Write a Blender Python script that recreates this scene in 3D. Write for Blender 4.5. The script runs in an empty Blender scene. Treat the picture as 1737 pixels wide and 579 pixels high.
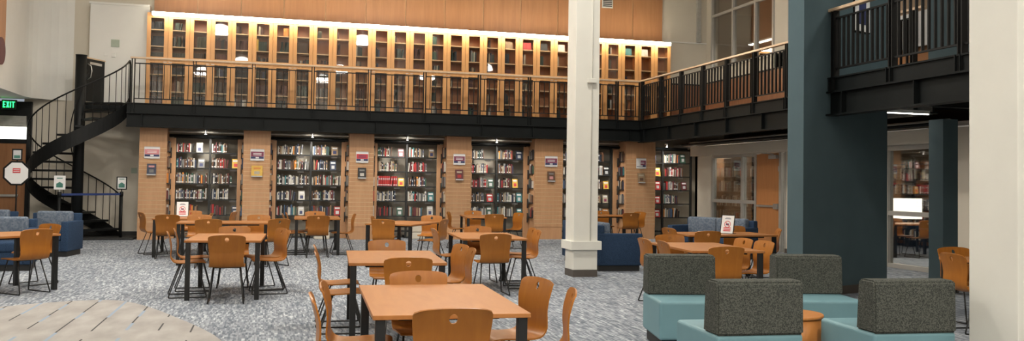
import bpy, bmesh, math, random
from mathutils import Vector, Matrix
R = random.Random(7)
PI = math.pi
sc = bpy.context.scene
COL = sc.collection
rad = math.radians

# ------------------------------------------------------------------ materials
def new_mat(name):
    m = bpy.data.materials.new(name); m.use_nodes = True
    nt = m.node_tree
    for n in list(nt.nodes):
        nt.nodes.remove(n)
    out = nt.nodes.new('ShaderNodeOutputMaterial')
    b = nt.nodes.new('ShaderNodeBsdfPrincipled')
    nt.links.new(b.outputs[0], out.inputs[0])
    return m, nt, b

def N(nt, t, **kw):
    n = nt.nodes.new(t)
    for k, v in kw.items():
        if k.startswith('i_'):
            key = k[2:]
            n.inputs[int(key) if key.isdigit() else key].default_value = v
        else:
            setattr(n, k, v)
    return n

def ramp(nt, stops, interp='LINEAR'):
    r = nt.nodes.new('ShaderNodeValToRGB')
    r.color_ramp.interpolation = interp
    el = r.color_ramp.elements
    while len(el) < len(stops):
        el.new(0.5)
    for e, (p, c) in zip(el, stops):
        e.position = p; e.color = (c[0], c[1], c[2], 1)
    return r

def coords(nt, scale=(1, 1, 1), kind='Object', rot=(0, 0, 0)):
    tc = nt.nodes.new('ShaderNodeTexCoord')
    mp = nt.nodes.new('ShaderNodeMapping')
    mp.inputs['Scale'].default_value = scale
    mp.inputs['Rotation'].default_value = rot
    nt.links.new(tc.outputs[kind], mp.inputs[0])
    return mp

def plain(name, c, rough=0.5, metal=0.0, vary=0.06, scale=6.0, spec=0.5, bump=0.0):
    """painted or moulded surface: base colour broken up by faint noise"""
    m, nt, b = new_mat(name)
    mp = coords(nt)
    no = N(nt, 'ShaderNodeTexNoise', i_Scale=scale, i_Detail=3.0)
    nt.links.new(mp.outputs[0], no.inputs['Vector'])
    lo = tuple(x * (1 - vary) for x in c); hi = tuple(min(1, x * (1 + vary)) for x in c)
    r = ramp(nt, [(0.3, lo), (0.7, hi)])
    nt.links.new(no.outputs['Fac'], r.inputs[0])
    nt.links.new(r.outputs[0], b.inputs['Base Color'])
    b.inputs['Roughness'].default_value = rough
    b.inputs['Metallic'].default_value = metal
    b.inputs['Specular IOR Level'].default_value = spec
    if bump:
        bp = N(nt, 'ShaderNodeBump', i_Strength=bump, i_Distance=0.01)
        n2 = N(nt, 'ShaderNodeTexNoise', i_Scale=scale * 30, i_Detail=2.0)
        nt.links.new(mp.outputs[0], n2.inputs['Vector'])
        nt.links.new(n2.outputs['Fac'], bp.inputs['Height'])
        nt.links.new(bp.outputs[0], b.inputs['Normal'])
    return m

def wood(name, c1, c2, scale=(14, 14, 1.2), rough=0.38, rnd=0.12, spec=0.4):
    m, nt, b = new_mat(name)
    mp = coords(nt, scale)
    no = N(nt, 'ShaderNodeTexNoise', i_Scale=1.6, i_Detail=6.0, i_Roughness=0.6, i_Distortion=0.6)
    nt.links.new(mp.outputs[0], no.inputs['Vector'])
    r = ramp(nt, [(0.32, c1), (0.68, c2)])
    nt.links.new(no.outputs['Fac'], r.inputs[0])
    oi = nt.nodes.new('ShaderNodeObjectInfo')
    mr = N(nt, 'ShaderNodeMapRange', i_3=1.0 - rnd, i_4=1.0 + rnd)
    nt.links.new(oi.outputs['Random'], mr.inputs[0])
    hs = nt.nodes.new('ShaderNodeHueSaturation')
    nt.links.new(mr.outputs[0], hs.inputs['Value'])
    nt.links.new(r.outputs[0], hs.inputs['Color'])
    nt.links.new(hs.outputs[0], b.inputs['Base Color'])
    b.inputs['Roughness'].default_value = rough
    b.inputs['Specular IOR Level'].default_value = spec
    return m

def emit(name, c, s):
    m, nt, b = new_mat(name)
    b.inputs['Base Color'].default_value = (*c, 1)
    b.inputs['Emission Color'].default_value = (*c, 1)
    b.inputs['Emission Strength'].default_value = s
    return m

def glass(name, tint=(1, 1, 1), refl=0.12, rough=0.02):
    """thin pane: clear with a Fresnel-weighted mirror reflection"""
    m = bpy.data.materials.new(name); m.use_nodes = True
    nt = m.node_tree
    for n in list(nt.nodes):
        nt.nodes.remove(n)
    out = nt.nodes.new('ShaderNodeOutputMaterial')
    tr = N(nt, 'ShaderNodeBsdfTransparent'); tr.inputs[0].default_value = (*tint, 1)
    gl = N(nt, 'ShaderNodeBsdfGlossy'); gl.inputs['Roughness'].default_value = rough
    lw = N(nt, 'ShaderNodeLayerWeight', i_Blend=0.25)
    mr = N(nt, 'ShaderNodeMapRange', i_3=refl, i_4=min(1, refl * 6))
    mx = nt.nodes.new('ShaderNodeMixShader')
    nt.links.new(lw.outputs['Fresnel'], mr.inputs[0])
    nt.links.new(mr.outputs[0], mx.inputs[0])
    nt.links.new(tr.outputs[0], mx.inputs[1]); nt.links.new(gl.outputs[0], mx.inputs[2])
    nt.links.new(mx.outputs[0], out.inputs[0])
    return m

def carpet_streak(name):
    """loop-pile carpet tile: short dashes running along Y, each its own grey-blue"""
    m, nt, b = new_mat(name)
    tc = nt.nodes.new('ShaderNodeTexCoord')
    sp = nt.nodes.new('ShaderNodeSeparateXYZ'); nt.links.new(tc.outputs['Object'], sp.inputs[0])
    def M(op, a, bb=None):
        n = N(nt, 'ShaderNodeMath', operation=op)
        for i, v in enumerate((a, bb)):
            if v is None: continue
            if isinstance(v, (int, float)): n.inputs[i].default_value = v
            else: nt.links.new(v, n.inputs[i])
        return n.outputs[0]
    def layer(wx, wy, seed):
        cx = M('FLOOR', M('DIVIDE', sp.outputs[0], wx))
        w1 = N(nt, 'ShaderNodeTexWhiteNoise', noise_dimensions='1D')
        nt.links.new(M('ADD', cx, seed), w1.inputs['W'])
        cy = M('FLOOR', M('ADD', M('DIVIDE', sp.outputs[1], wy), M('MULTIPLY', w1.outputs['Value'], 9.0)))
        cb = nt.nodes.new('ShaderNodeCombineXYZ')
        nt.links.new(cx, cb.inputs[0]); nt.links.new(cy, cb.inputs[1]); cb.inputs[2].default_value = seed
        w2 = N(nt, 'ShaderNodeTexWhiteNoise', noise_dimensions='3D')
        nt.links.new(cb.outputs[0], w2.inputs['Vector'])
        return w2.outputs['Value']
    a = layer(0.016, 0.10, 3.0); c = layer(0.027, 0.17, 11.0)
    big = N(nt, 'ShaderNodeTexNoise', i_Scale=0.9, i_Detail=2.0)
    nt.links.new(tc.outputs['Object'], big.inputs['Vector'])
    v = M('ADD', M('ADD', M('MULTIPLY', a, 0.60), M('MULTIPLY', c, 0.34)), M('MULTIPLY', M('SUBTRACT', big.outputs['Fac'], 0.5), 0.30))
    r = ramp(nt, [(0.0, (.100, .119, .147)), (0.28, (.165, .185, .216)), (0.52, (.240, .262, .296)), (0.72, (.325, .352, .384)), (0.92, (.50, .53, .56))])
    nt.links.new(v, r.inputs[0]); nt.links.new(r.outputs[0], b.inputs['Base Color'])
    b.inputs['Roughness'].default_value = 0.95; b.inputs['Specular IOR Level'].default_value = 0.1
    return m

def carpet_plank(name):
    """beige carpet planks with broken charcoal and blue seam threads along Y"""
    m, nt, b = new_mat(name)
    tc = nt.nodes.new('ShaderNodeTexCoord')
    sp = nt.nodes.new('ShaderNodeSeparateXYZ'); nt.links.new(tc.outputs['Object'], sp.inputs[0])
    def M(op, a, bb=None, cc=None):
        n = N(nt, 'ShaderNodeMath', operation=op)
        for i, v in enumerate((a, bb, cc)):
            if v is None: continue
            if isinstance(v, (int, float)): n.inputs[i].default_value = v
            else: nt.links.new(v, n.inputs[i])
        return n.outputs[0]
    pitch = 0.31
    xs = M('ADD', sp.outputs[0], 5.0 * pitch + 2.24 - 7 * pitch)
    cell = M('FLOOR', M('DIVIDE', xs, pitch))
    fr = M('SUBTRACT', M('DIVIDE', xs, pitch), cell)
    w1 = N(nt, 'ShaderNodeTexWhiteNoise', noise_dimensions='1D'); nt.links.new(cell, w1.inputs['W'])
    ya = M('ADD', M('DIVIDE', sp.outputs[1], 0.46), M('MULTIPLY', w1.outputs['Value'], 7.0))
    row = M('FLOOR', ya)
    cb = nt.nodes.new('ShaderNodeCombineXYZ'); nt.links.new(cell, cb.inputs[0]); nt.links.new(row, cb.inputs[1])
    w2 = N(nt, 'ShaderNodeTexWhiteNoise', noise_dimensions='2D'); nt.links.new(cb.outputs[0], w2.inputs['Vector'])
    line = M('LESS_THAN', fr, 0.055)
    dark = M('MULTIPLY', line, M('LESS_THAN', w2.outputs['Value'], 0.42))
    blue = M('MULTIPLY', M('LESS_THAN', fr, 0.10), M('GREATER_THAN', w2.outputs['Value'], 0.66))
    mp = coords(nt, (3.2, 1.1, 1))
    no = N(nt, 'ShaderNodeTexNoise', i_Scale=1.5, i_Detail=4.0)
    nt.links.new(mp.outputs[0], no.inputs['Vector'])
    base = ramp(nt, [(0.3, (.285, .270, .255)), (0.7, (.375, .358, .342))])
    nt.links.new(no.outputs['Fac'], base.inputs[0])
    m1 = N(nt, 'ShaderNodeMixRGB', i_Color2=(.25, .31, .39, 1)); nt.links.new(blue, m1.inputs[0]); nt.links.new(base.outputs[0], m1.inputs[1])
    m2 = N(nt, 'ShaderNodeMixRGB', i_Color2=(.07, .07, .07, 1)); nt.links.new(dark, m2.inputs[0]); nt.links.new(m1.outputs[0], m2.inputs[1])
    nt.links.new(m2.outputs[0], b.inputs['Base Color'])
    b.inputs['Roughness'].default_value = 0.95; b.inputs['Specular IOR Level'].default_value = 0.1
    return m

def weave(name, c1, c2, scale=55.0, c3=None, stretch=(1, 1, 1)):
    """upholstery with a small mottled two-tone weave"""
    m, nt, b = new_mat(name)
    mp = coords(nt, stretch)
    vo = N(nt, 'ShaderNodeTexVoronoi', i_Scale=scale, i_Randomness=0.75)
    nt.links.new(mp.outputs[0], vo.inputs['Vector'])
    r = ramp(nt, [(0.15, c1), (0.6, c2)] if c3 is None else [(0.1, c1), (0.45, c2), (0.75, c3)])
    sep = nt.nodes.new('ShaderNodeSeparateColor'); nt.links.new(vo.outputs['Color'], sep.inputs[0])
    nt.links.new(sep.outputs[0], r.inputs[0]); nt.links.new(r.outputs[0], b.inputs['Base Color'])
    bp = N(nt, 'ShaderNodeBump', i_Strength=0.25, i_Distance=0.004)
    nt.links.new(vo.outputs['Distance'], bp.inputs['Height']); nt.links.new(bp.outputs[0], b.inputs['Normal'])
    b.inputs['Roughness'].default_value = 0.9; b.inputs['Specular IOR Level'].default_value = 0.15
    return m

MT = dict(
    carpet=carpet_streak('streaked_carpet'), plank=carpet_plank('plank_carpet'),
    wall=plain('cream_wall_paint', (.62, .575, .49), 0.85, vary=.025, scale=2, spec=.2),
    white=plain('white_wall_paint', (.74, .735, .70), 0.8, vary=.02, scale=2, spec=.2),
    column=plain('white_column_paint', (.71, .70, .645), 0.55, vary=.025, scale=3, spec=.3),
    dimwall=plain('shaded_cream_wall_paint', (.40, .37, .315), 0.85, vary=.03, scale=2, spec=.2),  # cream wall paint darkened for shade; not applied to any wall
    blue=plain('slate_blue_paint', (.080, .122, .140), 0.85, vary=.04, scale=3, spec=.2),
    black=plain('black_painted_steel', (.0065, .0075, .008), 0.5, vary=.12, scale=5, spec=.25),
    deck=plain('black_deck_steel', (.0045, .0062, .0066), 0.55, vary=.15, scale=4, spec=.2),
    rail=plain('dark_rail_steel', (.008, .008, .008), 0.5, vary=.1, scale=5, spec=.25),
    shelf_steel=plain('black_shelf_steel', (.018, .019, .019), 0.5, vary=.1),
    sled=plain('black_sled_wire', (.010, .010, .010), 0.35, vary=.1),
    alu=plain('brushed_aluminium', (.42, .41, .385), 0.45, metal=.3, vary=.05),
    chrome=plain('satin_metal', (.60, .59, .57), 0.3, metal=.8, vary=.04),
    pipe=plain('grey_painted_pipe', (.50, .48, .43), 0.6, vary=.05),
    base=plain('brown_vinyl_base', (.085, .072, .062), 0.6, vary=.08),
    blackbase=plain('black_vinyl_base', (.014, .014, .014), 0.6, vary=.1),
    maple=wood('maple_veneer', (.50, .275, .142), (.58, .33, .178), (10, 10, .8)),
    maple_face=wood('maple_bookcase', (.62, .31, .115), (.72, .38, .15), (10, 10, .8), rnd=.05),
    maple_in=wood('shaded_maple_interior', (.36, .155, .066), (.44, .20, .088), (10, 10, .8), rnd=.04),  # same maple as the fronts, darkened for the shade inside
    maple_edge=wood('maple_shelf_edge', (.66, .45, .25), (.74, .53, .31), (2, 10, 10), rnd=.05),
    panel=wood('veneer_wall_panel', (.42, .20, .092), (.50, .25, .118), (6, 6, .5), rnd=.08),
    rail_wood=wood('pale_oak_rail', (.60, .42, .27), (.70, .52, .36), (4, 4, 4), rnd=.03),
    table=wood('maple_table_top', (.34, .134, .038), (.40, .168, .051), (7, 1.2, 7), 0.38, rnd=.07, spec=.28),
    chair=wood('amber_plywood', (.305, .106, .0145), (.37, .138, .021), (9, 1.5, 1.5), 0.36, rnd=.13, spec=.32),
    door=wood('red_oak_door', (.30, .135, .058), (.38, .18, .08), (8, 8, .7), rnd=.04),
    door_orange=wood('orange_oak_door', (.44, .18, .06), (.52, .23, .085), (8, 8, .7), rnd=.03),  # a more orange oak than the exit doors
    drum=wood('drum_table_maple', (.44, .17, .042), (.50, .21, .058), (9, 9, .9), rnd=.02),
    brownshelf=wood('brown_low_shelving', (.20, .085, .042), (.27, .12, .06), (6, 6, .8), rnd=.05),
    grey_weave=weave('grey_green_weave', (.036, .040, .036), (.062, .066, .058), 150, (.098, .102, .088)),
    teal=plain('teal_vinyl', (.145, .275, .315), 0.5, vary=.03, scale=4, spec=.35),
    navy=weave('navy_upholstery', (.020, .038, .075), (.032, .060, .115), 160),
    mottled=weave('mottled_blue_weave', (.105, .135, .185), (.135, .165, .215), 38, (.175, .205, .25)),
    paper=plain('white_paper', (.80, .80, .80), 0.6, vary=.01),
    red_print=plain('red_print', (.60, .06, .07), 0.6, vary=.1),
    pink_print=plain('pink_print', (.70, .28, .30), 0.6, vary=.1),
    purple_print=plain('purple_print', (.24, .05, .10), 0.5, vary=.35, scale=30),
    navy_print=plain('navy_print', (.04, .05, .14), 0.5, vary=.2),
    green_print=plain('green_print', (.06, .20, .16), 0.5, vary=.2),
    plate=plain('sage_wall_plate', (.36, .42, .34), 0.6, vary=.05),
    exit_green=emit('exit_letter_green', (.03, 1.0, .22), 2.2),
    exit_black=plain('exit_sign_housing', (.012, .03, .016), 0.4),
    strip=emit('fluorescent_strip', (1.0, .88, .66), 24.0),
    led=emit('linear_led', (1.0, .95, .86), 9.0),
    pend=emit('opal_pendant_glow', (1.0, .95, .87), 15.0),
    daylight=emit('lit_transom_glass', (.96, 1.0, .94), 2.2),
    patch_glow=emit('glowing_panel_face', (1.0, .93, .80), 2.6),
    spotglow=emit('track_lamp_face', (1.0, .95, .85), 12.0),
    glass=glass('bookcase_glass', (.98, .98, .98), 0.045),
    wglass=glass('window_glass', (.86, .86, .84), 0.10),
    belt=plain('blue_belt_webbing', (.022, .045, .17), 0.7, vary=.1),
    maroon=plain('maroon_enamel', (.12, .022, .025), 0.4, vary=.1),
    acrylic=plain('clear_grey_acrylic', (.55, .56, .57), 0.2, vary=.02),
    grate=plain('vent_black', (.03, .03, .03), 0.6),
    blind=plain('grey_roller_blind', (.40, .39, .36), 0.7, vary=.1, scale=9),
)
COVERS = dict(
    white=(.58, .56, .51), cream=(.46, .40, .30), black=(.020, .020, .022), navy=(.035, .048, .09), blue=(.06, .11, .20),
    green=(.045, .10, .07), grey=(.19, .19, .185), red=(.42, .03, .03), maroon=(.13, .032, .036), tan=(.32, .22, .13),
    orange=(.62, .23, .04), yellow=(.72, .46, .08), brown=(.12, .06, .035), teal=(.05, .19, .20), pink=(.60, .28, .28))
BK = {k: plain('cover_' + k, v, 0.55, vary=.1, scale=25) for k, v in COVERS.items()}
OLD = dict(oxblood=(.075, .022, .016), umber=(.060, .030, .017), bottle=(.018, .036, .026), ink=(.018, .020, .026), olive=(.055, .048, .026), russet=(.13, .042, .025))
OB = {k: plain('binding_' + k, v, 0.6, vary=.15, scale=25) for k, v in OLD.items()}

# ------------------------------------------------------------------ mesh building
class MB:
    def __init__(s):
        s.bm = bmesh.new(); s.mi = 0
    def _faces(s, fs):
        for f in fs: f.material_index = s.mi
    def box(s, x0, x1, y0, y1, z0, z1, bevel=0.0, mat=None, M=None, seg=2):
        b = bmesh.new()
        v = [b.verts.new(p) for p in ((x0,y0,z0),(x1,y0,z0),(x1,y1,z0),(x0,y1,z0),(x0,y0,z1),(x1,y0,z1),(x1,y1,z1),(x0,y1,z1))]
        for q in ((0,3,2,1),(4,5,6,7),(0,1,5,4),(1,2,6,5),(2,3,7,6),(3,0,4,7)):
            b.faces.new([v[i] for i in q])
        if bevel > 0:
            bmesh.ops.bevel(b, geom=list(b.edges), offset=bevel, segments=seg, affect='EDGES', profile=0.5)
        s.absorb(b, mat, M)
        return s
    def absorb(s, b, mat=None, M=None, smooth=False):
        if M is not None: b.transform(M)
        mi = s.mi if mat is None else mat
        mp = {}
        for v in b.verts: mp[v] = s.bm.verts.new(v.co)
        for f in b.faces:
            try:
                nf = s.bm.faces.new([mp[v] for v in f.verts]); nf.material_index = mi; nf.smooth = smooth or f.smooth
            except ValueError:
                pass
        b.free()
    def prism(s, pts, z0, z1, mat=None, M=None, axis='z'):
        """polygon (counter-clockwise) extruded; axis 'y' takes pts as (x,z), 'x' as (y,z)"""
        b = bmesh.new()
        def P(p, t):
            return (p[0], p[1], t) if axis == 'z' else ((p[0], t, p[1]) if axis == 'y' else (t, p[0], p[1]))
        lo = [b.verts.new(P(p, z0)) for p in pts]; hi = [b.verts.new(P(p, z1)) for p in pts]
        b.faces.new(lo[::-1]); b.faces.new(hi)
        n = len(pts)
        for i in range(n):
            b.faces.new((lo[i], lo[(i+1) % n], hi[(i+1) % n], hi[i]))
        bmesh.ops.recalc_face_normals(b, faces=b.faces)
        s.absorb(b, mat, M)
        return s
    def cyl(s, c, r, z0, z1, n=20, mat=None, r2=None, M=None):
        r2 = r if r2 is None else r2
        b = bmesh.new()
        lo = [b.verts.new((c[0]+r*math.cos(2*PI*i/n), c[1]+r*math.sin(2*PI*i/n), z0)) for i in range(n)]
        hi = [b.verts.new((c[0]+r2*math.cos(2*PI*i/n), c[1]+r2*math.sin(2*PI*i/n), z1)) for i in range(n)]
        b.faces.new(lo[::-1]); b.faces.new(hi)
        for i in range(n):
            f = b.faces.new((lo[i], lo[(i+1) % n], hi[(i+1) % n], hi[i])); f.smooth = True
        s.absorb(b, mat, M)
        return s
    def lathe(s, prof, n=28, mat=None, M=None):
        b = bmesh.new()
        rings = [[b.verts.new((r*math.cos(2*PI*i/n), r*math.sin(2*PI*i/n), z)) for i in range(n)] for r, z in prof]
        for a, c in zip(rings, rings[1:]):
            for i in range(n):
                f = b.faces.new((a[i], a[(i+1) % n], c[(i+1) % n], c[i])); f.smooth = True
        b.faces.new(rings[0][::-1]); b.faces.new(rings[-1])
        s.absorb(b, mat, M)
        return s
    def tube(s, pts, r, n=8, mat=None, closed=False, M=None):
        pts = [Vector(p) for p in pts]
        b = bmesh.new(); rings = []
        m = len(pts)
        up = None
        for i, p in enumerate(pts):
            a = pts[i-1] if (i > 0 or closed) else p
            c = pts[(i+1) % m] if (i < m-1 or closed) else p
            d1 = (p-a).normalized() if (p-a).length > 1e-9 else None
            d2 = (c-p).normalized() if (c-p).length > 1e-9 else None
            t = ((d1 or d2) + (d2 or d1)).normalized()
            if up is None:
                up = Vector((0,0,1)) if abs(t.z) < .9 else Vector((1,0,0))
            x = t.cross(up).normalized(); y = x.cross(t).normalized(); up = y
            k = 1.0
            if d1 is not None and d2 is not None:
                k = 1/max(.35, math.sqrt(max(0, (1+d1.dot(d2))/2)))
            rings.append([b.verts.new(p + (x*math.cos(2*PI*j/n) + y*math.sin(2*PI*j/n))*r*(k if k < 1.5 else 1.5)) for j in range(n)])
        idx = list(range(m-1)) + ([m-1] if closed else [])
        for i in idx:
            a, c = rings[i], rings[(i+1) % m]
            for j in range(n):
                f = b.faces.new((a[j], a[(j+1) % n], c[(j+1) % n], c[j])); f.smooth = True
        if not closed:
            b.faces.new(rings[0][::-1]); b.faces.new(rings[-1])
        bmesh.ops.recalc_face_normals(b, faces=b.faces)
        s.absorb(b, mat, M)
        return s
    def quad(s, pts, mat=None):
        vs = [s.bm.verts.new(p) for p in pts]
        f = s.bm.faces.new(vs); f.material_index = s.mi if mat is None else mat
        return s
    def build(s, name, mats, parent=None, loc=None, rz=None):
        me = bpy.data.meshes.new(name)
        s.bm.to_mesh(me); s.bm.free()
        for m in (mats if isinstance(mats, (list, tuple)) else [mats]): me.materials.append(m)
        o = bpy.data.objects.new(name, me); COL.objects.link(o)
        if parent is not None: o.parent = parent
        if loc is not None: o.location = loc
        if rz is not None: o.rotation_euler = (0, 0, rad(rz))
        return o

def tag(o, label, cat, group=None, kind=None):
    o['label'] = label; o['category'] = cat
    if group: o['group'] = group
    if kind: o['kind'] = kind
    return o
def thing(name, label, cat, loc=(0,0,0), rz=0, group=None):
    o = bpy.data.objects.new(name, None); COL.objects.link(o)
    o.empty_display_size = .1
    o.location = loc; o.rotation_euler = (0, 0, rad(rz))
    return tag(o, label, cat, group)
def struct(o, label=None):
    o['kind'] = 'structure'
    return o
def S(name, mb, mat, label, cat):
    o = mb.build(name, mat); o['kind'] = 'structure'; o['label'] = label; o['category'] = cat
    return o
def kids(o): return [c for c in COL.objects if c.parent is o]
def dup(root, loc, rz, label, group=None):
    r = root.copy(); COL.objects.link(r); r.location = loc; r.rotation_euler = (0, 0, rad(rz)); r['label'] = label
    if group: r['group'] = group
    for ch in KID[root.name]:
        c = ch.copy(); COL.objects.link(c); c.parent = r
        for g in KID.get(ch.name, ()):
            d = g.copy(); COL.objects.link(d); d.parent = c
    return r
KID = {}
def remember(root):
    KID[root.name] = kids(root)
    for ch in KID[root.name]: KID[ch.name] = kids(ch)
ORD = 'first second third fourth fifth sixth seventh eighth ninth tenth eleventh twelfth thirteenth fourteenth fifteenth sixteenth seventeenth eighteenth nineteenth twentieth twenty-first twenty-second twenty-third twenty-fourth twenty-fifth twenty-sixth twenty-seventh twenty-eighth twenty-ninth thirtieth thirty-first thirty-second thirty-third thirty-fourth'.split()
def rotz(a): return Matrix.Rotation(rad(a), 4, 'Z')
def T(x, y, z): return Matrix.Translation((x, y, z))

# ------------------------------------------------------------------ room shell
S('floor', MB().box(-9, 18, -6, 27, -.12, 0), MT['carpet'], 'grey blue streaked carpet across the whole reading room', 'floor')
edge = [(-3.7,11.05),(-3.3,11.3),(-2.91,11.58),(-2.6,11.84),(-2.25,12.01),(-1.95,12.09),(-1.72,12.0),(-1.5,11.74),(-1.31,11.39),(-1.1,10.93),(-.9,10.43),(-.72,9.98),(-.57,9.57),(-.45,9.2),(-.37,8.88),(-.2,8.0),(-.1,6.6),(-.1,4)]
S('floor_entry', MB().prism([(-8.5,4)] + [(-.1,4)] + edge[::-1][1:] + [(-8.5,10.2)], 0.0, .006), MT['plank'], 'beige plank carpet with a curved edge and dark seam threads', 'floor')
S('ceiling', MB().box(-9.2, 18.2, -6.2, 27, 9.6, 9.75), MT['white'], 'high white ceiling above the pendants', 'ceiling')

w = MB()
w.box(-9, 12.6, 25.1, 25.3, 0, 3.33); w.box(-5.9, 13.1, 25.1, 25.3, 3.33, 9.6)
S('wall_back', w, MT['wall'], 'cream back wall behind the stair and the shelving', 'wall')
S('baseboard_back', MB().box(-5.6, -3.05, 25.05, 25.1, 0, .14).box(11.2, 11.7, 23.33, 23.38, 0, .1), MT['blackbase'], 'black vinyl base behind the spiral stair', 'baseboard')
S('floor_stair_pad', MB().box(-4.6, -3.1, 23.75, 25.04, 0, .05, .01), MT['blackbase'], 'black pad on the floor under the spiral stair', 'floor')  # thin black slab over the dark area at the stair foot

S('wall_entrance', MB().box(-9.2, 18.2, -6.2, -6, 0, 9.6), MT['wall'], 'cream entrance wall behind the viewer', 'wall')
S('wall_far_right', MB().box(18, 18.2, -6, 27, 0, 9.6), MT['wall'], 'cream outer wall beyond the study room', 'wall')
# left bulkhead with a rounded inner corner
r0 = .9
pts = [(-5.7, -6), (-5.7, 25.1 - r0)]
for i in range(1, 9):
    a = i / 8 * PI / 2
    pts.append((-5.7 + r0 - r0*math.cos(a), 25.1 - r0 + r0*math.sin(a)))
pts += [(-4.8, 25.12), (-9, 25.12), (-9, -6)]
b = MB().prism(pts, 3.45, 9.6)
S('wall_left_bulkhead', b, MT['white'], 'white upper left wall curving into the back wall', 'wall')
S('wall_left', MB().box(-9.2, -9, -6, 25.3, 0, 9.6), MT['wall'], 'cream side wall below the left bulkhead', 'wall')
S('wall_chase', MB().box(-4.37, -2.97, 24.72, 25.1, 3.33, 5.9).box(-4.40, -2.97, 24.70, 25.1, 5.9, 5.95), MT['white'], 'white boxed chase beside the balcony bookcases', 'wall')
S('floor_stair_landing', MB().box(-4.5, -3.28, 24.2, 25.1, 3.2, 3.33), MT['deck'], 'black landing between the stair and the balcony', 'floor')

# veneer panelling above the bookcases
p = MB(); seams = [-2.92, -1.84, -.74, .36, 1.46, 2.55, 3.65, 4.76, 5.87, 6.98, 8.1, 9.2, 10.45, 11.42]
for a, c in zip(seams, seams[1:]):
    p.box(a + .013, c - .013, 25.045, 25.1, 5.7, 9.5)
p.box(-2.9, 11.4, 25.075, 25.1, 5.7, 9.5, mat=1)
p.build('wall_panelling', [MT['panel'], MT['maple_edge']])
o = bpy.data.objects['wall_panelling']; o['kind'] = 'structure'; o['label'] = 'brown veneer panels above the balcony bookcases'; o['category'] = 'wall'
v = MB().box(9.46, 9.80, 25.015, 25.045, 6.76, 7.3, mat=1)
for i in range(9): v.box(9.49, 9.77, 25.005, 25.018, 6.80 + i*.055, 6.825 + i*.055)
tag(v.build('wall_vent', [MT['grate'], MT['white']]), 'black slotted air vent with white frame on veneer wall panels', 'vent')
S('trim_back', MB().box(11.45, 12.9, 25.07, 25.1, 5.86, 5.90), MT['white'], 'thin white ledge line on the wall right of the bookcases', 'trim')
S('trim_blind', MB().box(12.55, 12.68, 25.02, 25.1, 5.9, 9.4), MT['blind'], 'narrow grey vertical strip near the right corner', 'trim')

# right side, upper level: wall with tall windows
w = MB()
w.box(12.9, 13.1, 24.75, 25.1, 3.33, 9.6); w.box(12.9, 13.1, 20.55, 21.25, 3.33, 9.6)
w.box(12.9, 13.1, 11.5, 24.75, 3.33, 5.05); w.box(12.9, 13.1, 11.5, 17.0, 5.05, 9.6); w.box(12.9, 13.1, 17.0, 24.75, 8.8, 9.6)
S('wall_right_upper', w, MT['wall'], 'cream balcony wall with the tall windows', 'wall')
def window(name, label, X, ys, zs, t=.05, d=.10):
    root = bpy.data.objects.new(name, None); COL.objects.link(root); root['kind'] = 'structure'; root['label'] = label; root['category'] = 'window'
    f = MB()
    for y in ys: f.box(X - d/2, X + d/2, y - t/2, y + t/2, zs[0], zs[-1])
    for z in zs:
        f.box(X - d/2 + .004, X + d/2 - .004, min(ys), max(ys), z - t/2, z + t/2)
    f.build('window_frame', MT['alu'], root)
    for a, c in zip(sorted(ys), sorted(ys)[1:]):
        for z0, z1 in zip(zs, zs[1:]):
            MB().box(X - .004, X + .004, a + t/2, c - t/2, z0 + t/2, z1 - t/2).build('pane', MT['wglass'], root)
    return root
window('window_3', 'tall aluminium framed window above the balcony rail', 12.92, [24.70, 23.44, 22.2, 21.28], [5.05, 6.64, 8.8], .075, .12)
window('window_4', 'tall aluminium window next to the blue wall', 12.92, [20.52, 19.3, 18.1, 17.05], [5.05, 6.64, 8.8], .075, .12)
# room added behind the upper windows in place of reflections in their glass
w = MB(); w.box(16.5, 16.7, 14, 27, 3.33, 9.6); w.box(13.1, 16.7, 26.8, 27, 3.33, 9.6); w.box(13.1, 16.7, 13.8, 14, 3.33, 9.6)
w.box(13.1, 16.7, 14, 27, 3.2, 3.33); w.box(13.1, 16.7, 14, 27, 7.2, 7.3)
S('wall_behind_windows', w, plain('tan_backdrop_paint', (.36, .25, .155), .8, vary=.03), 'tan walls added behind the upper windows in place of reflections', 'wall')

# right side, lower level
w = MB()
w.box(11.7, 11.85, 22.42, 23.38, 0, 2.36); w.box(11.7, 12.75, 23.23, 23.38, 0, 2.62)
w.box(11.7, 11.85, 15.22, 18.72, 0, 2.36); w.box(11.7, 11.85, 3, 13.45, 0, 2.62)
w.box(12.6, 12.75, 23.38, 25.1, 0, 3.33)
S('wall_right', w, MT['wall'], 'cream lower right wall between the glazed fronts', 'wall')
S('trim_header', MB().box(11.55, 11.88, 13.45, 23.38, 2.36, 2.62), MT['wall'], 'cream header over the glazed fronts', 'trim')
S('baseboard_right', MB().box(11.66, 11.70, 22.42, 23.38, 0, .1).box(11.66, 11.7, 15.22, 18.72, 0, .1).box(11.66, 11.7, 3, 13.45, 0, .1), MT['base'], 'brown vinyl base along the right wall', 'baseboard')
window('window_1', 'aluminium glazed front beside the oak door', 11.76, [22.38, 20.78, 20.12], [.04, 1.14, 2.33], .085, .12)
window('window_2', 'aluminium glazed front beyond the slate blue wall', 11.76, [15.18, 13.5], [.04, 1.05, 2.31], .085, .12)
d = bpy.data.objects.new('door_1', None); COL.objects.link(d); d['kind'] = 'structure'; d['label'] = 'orange oak door with push bar in the aluminium front'; d['category'] = 'door'
MB().box(11.72, 11.77, 19.04, 20.08, .02, 2.33).build('door_leaf', MT['door_orange'], d)
MB().box(11.66, 11.72, 19.12, 20.0, 1.04, 1.09, .01).box(11.65, 11.72, 19.06, 19.22, 1.0, 1.13, .01).build('push_bar', MT['chrome'], d)
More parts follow.
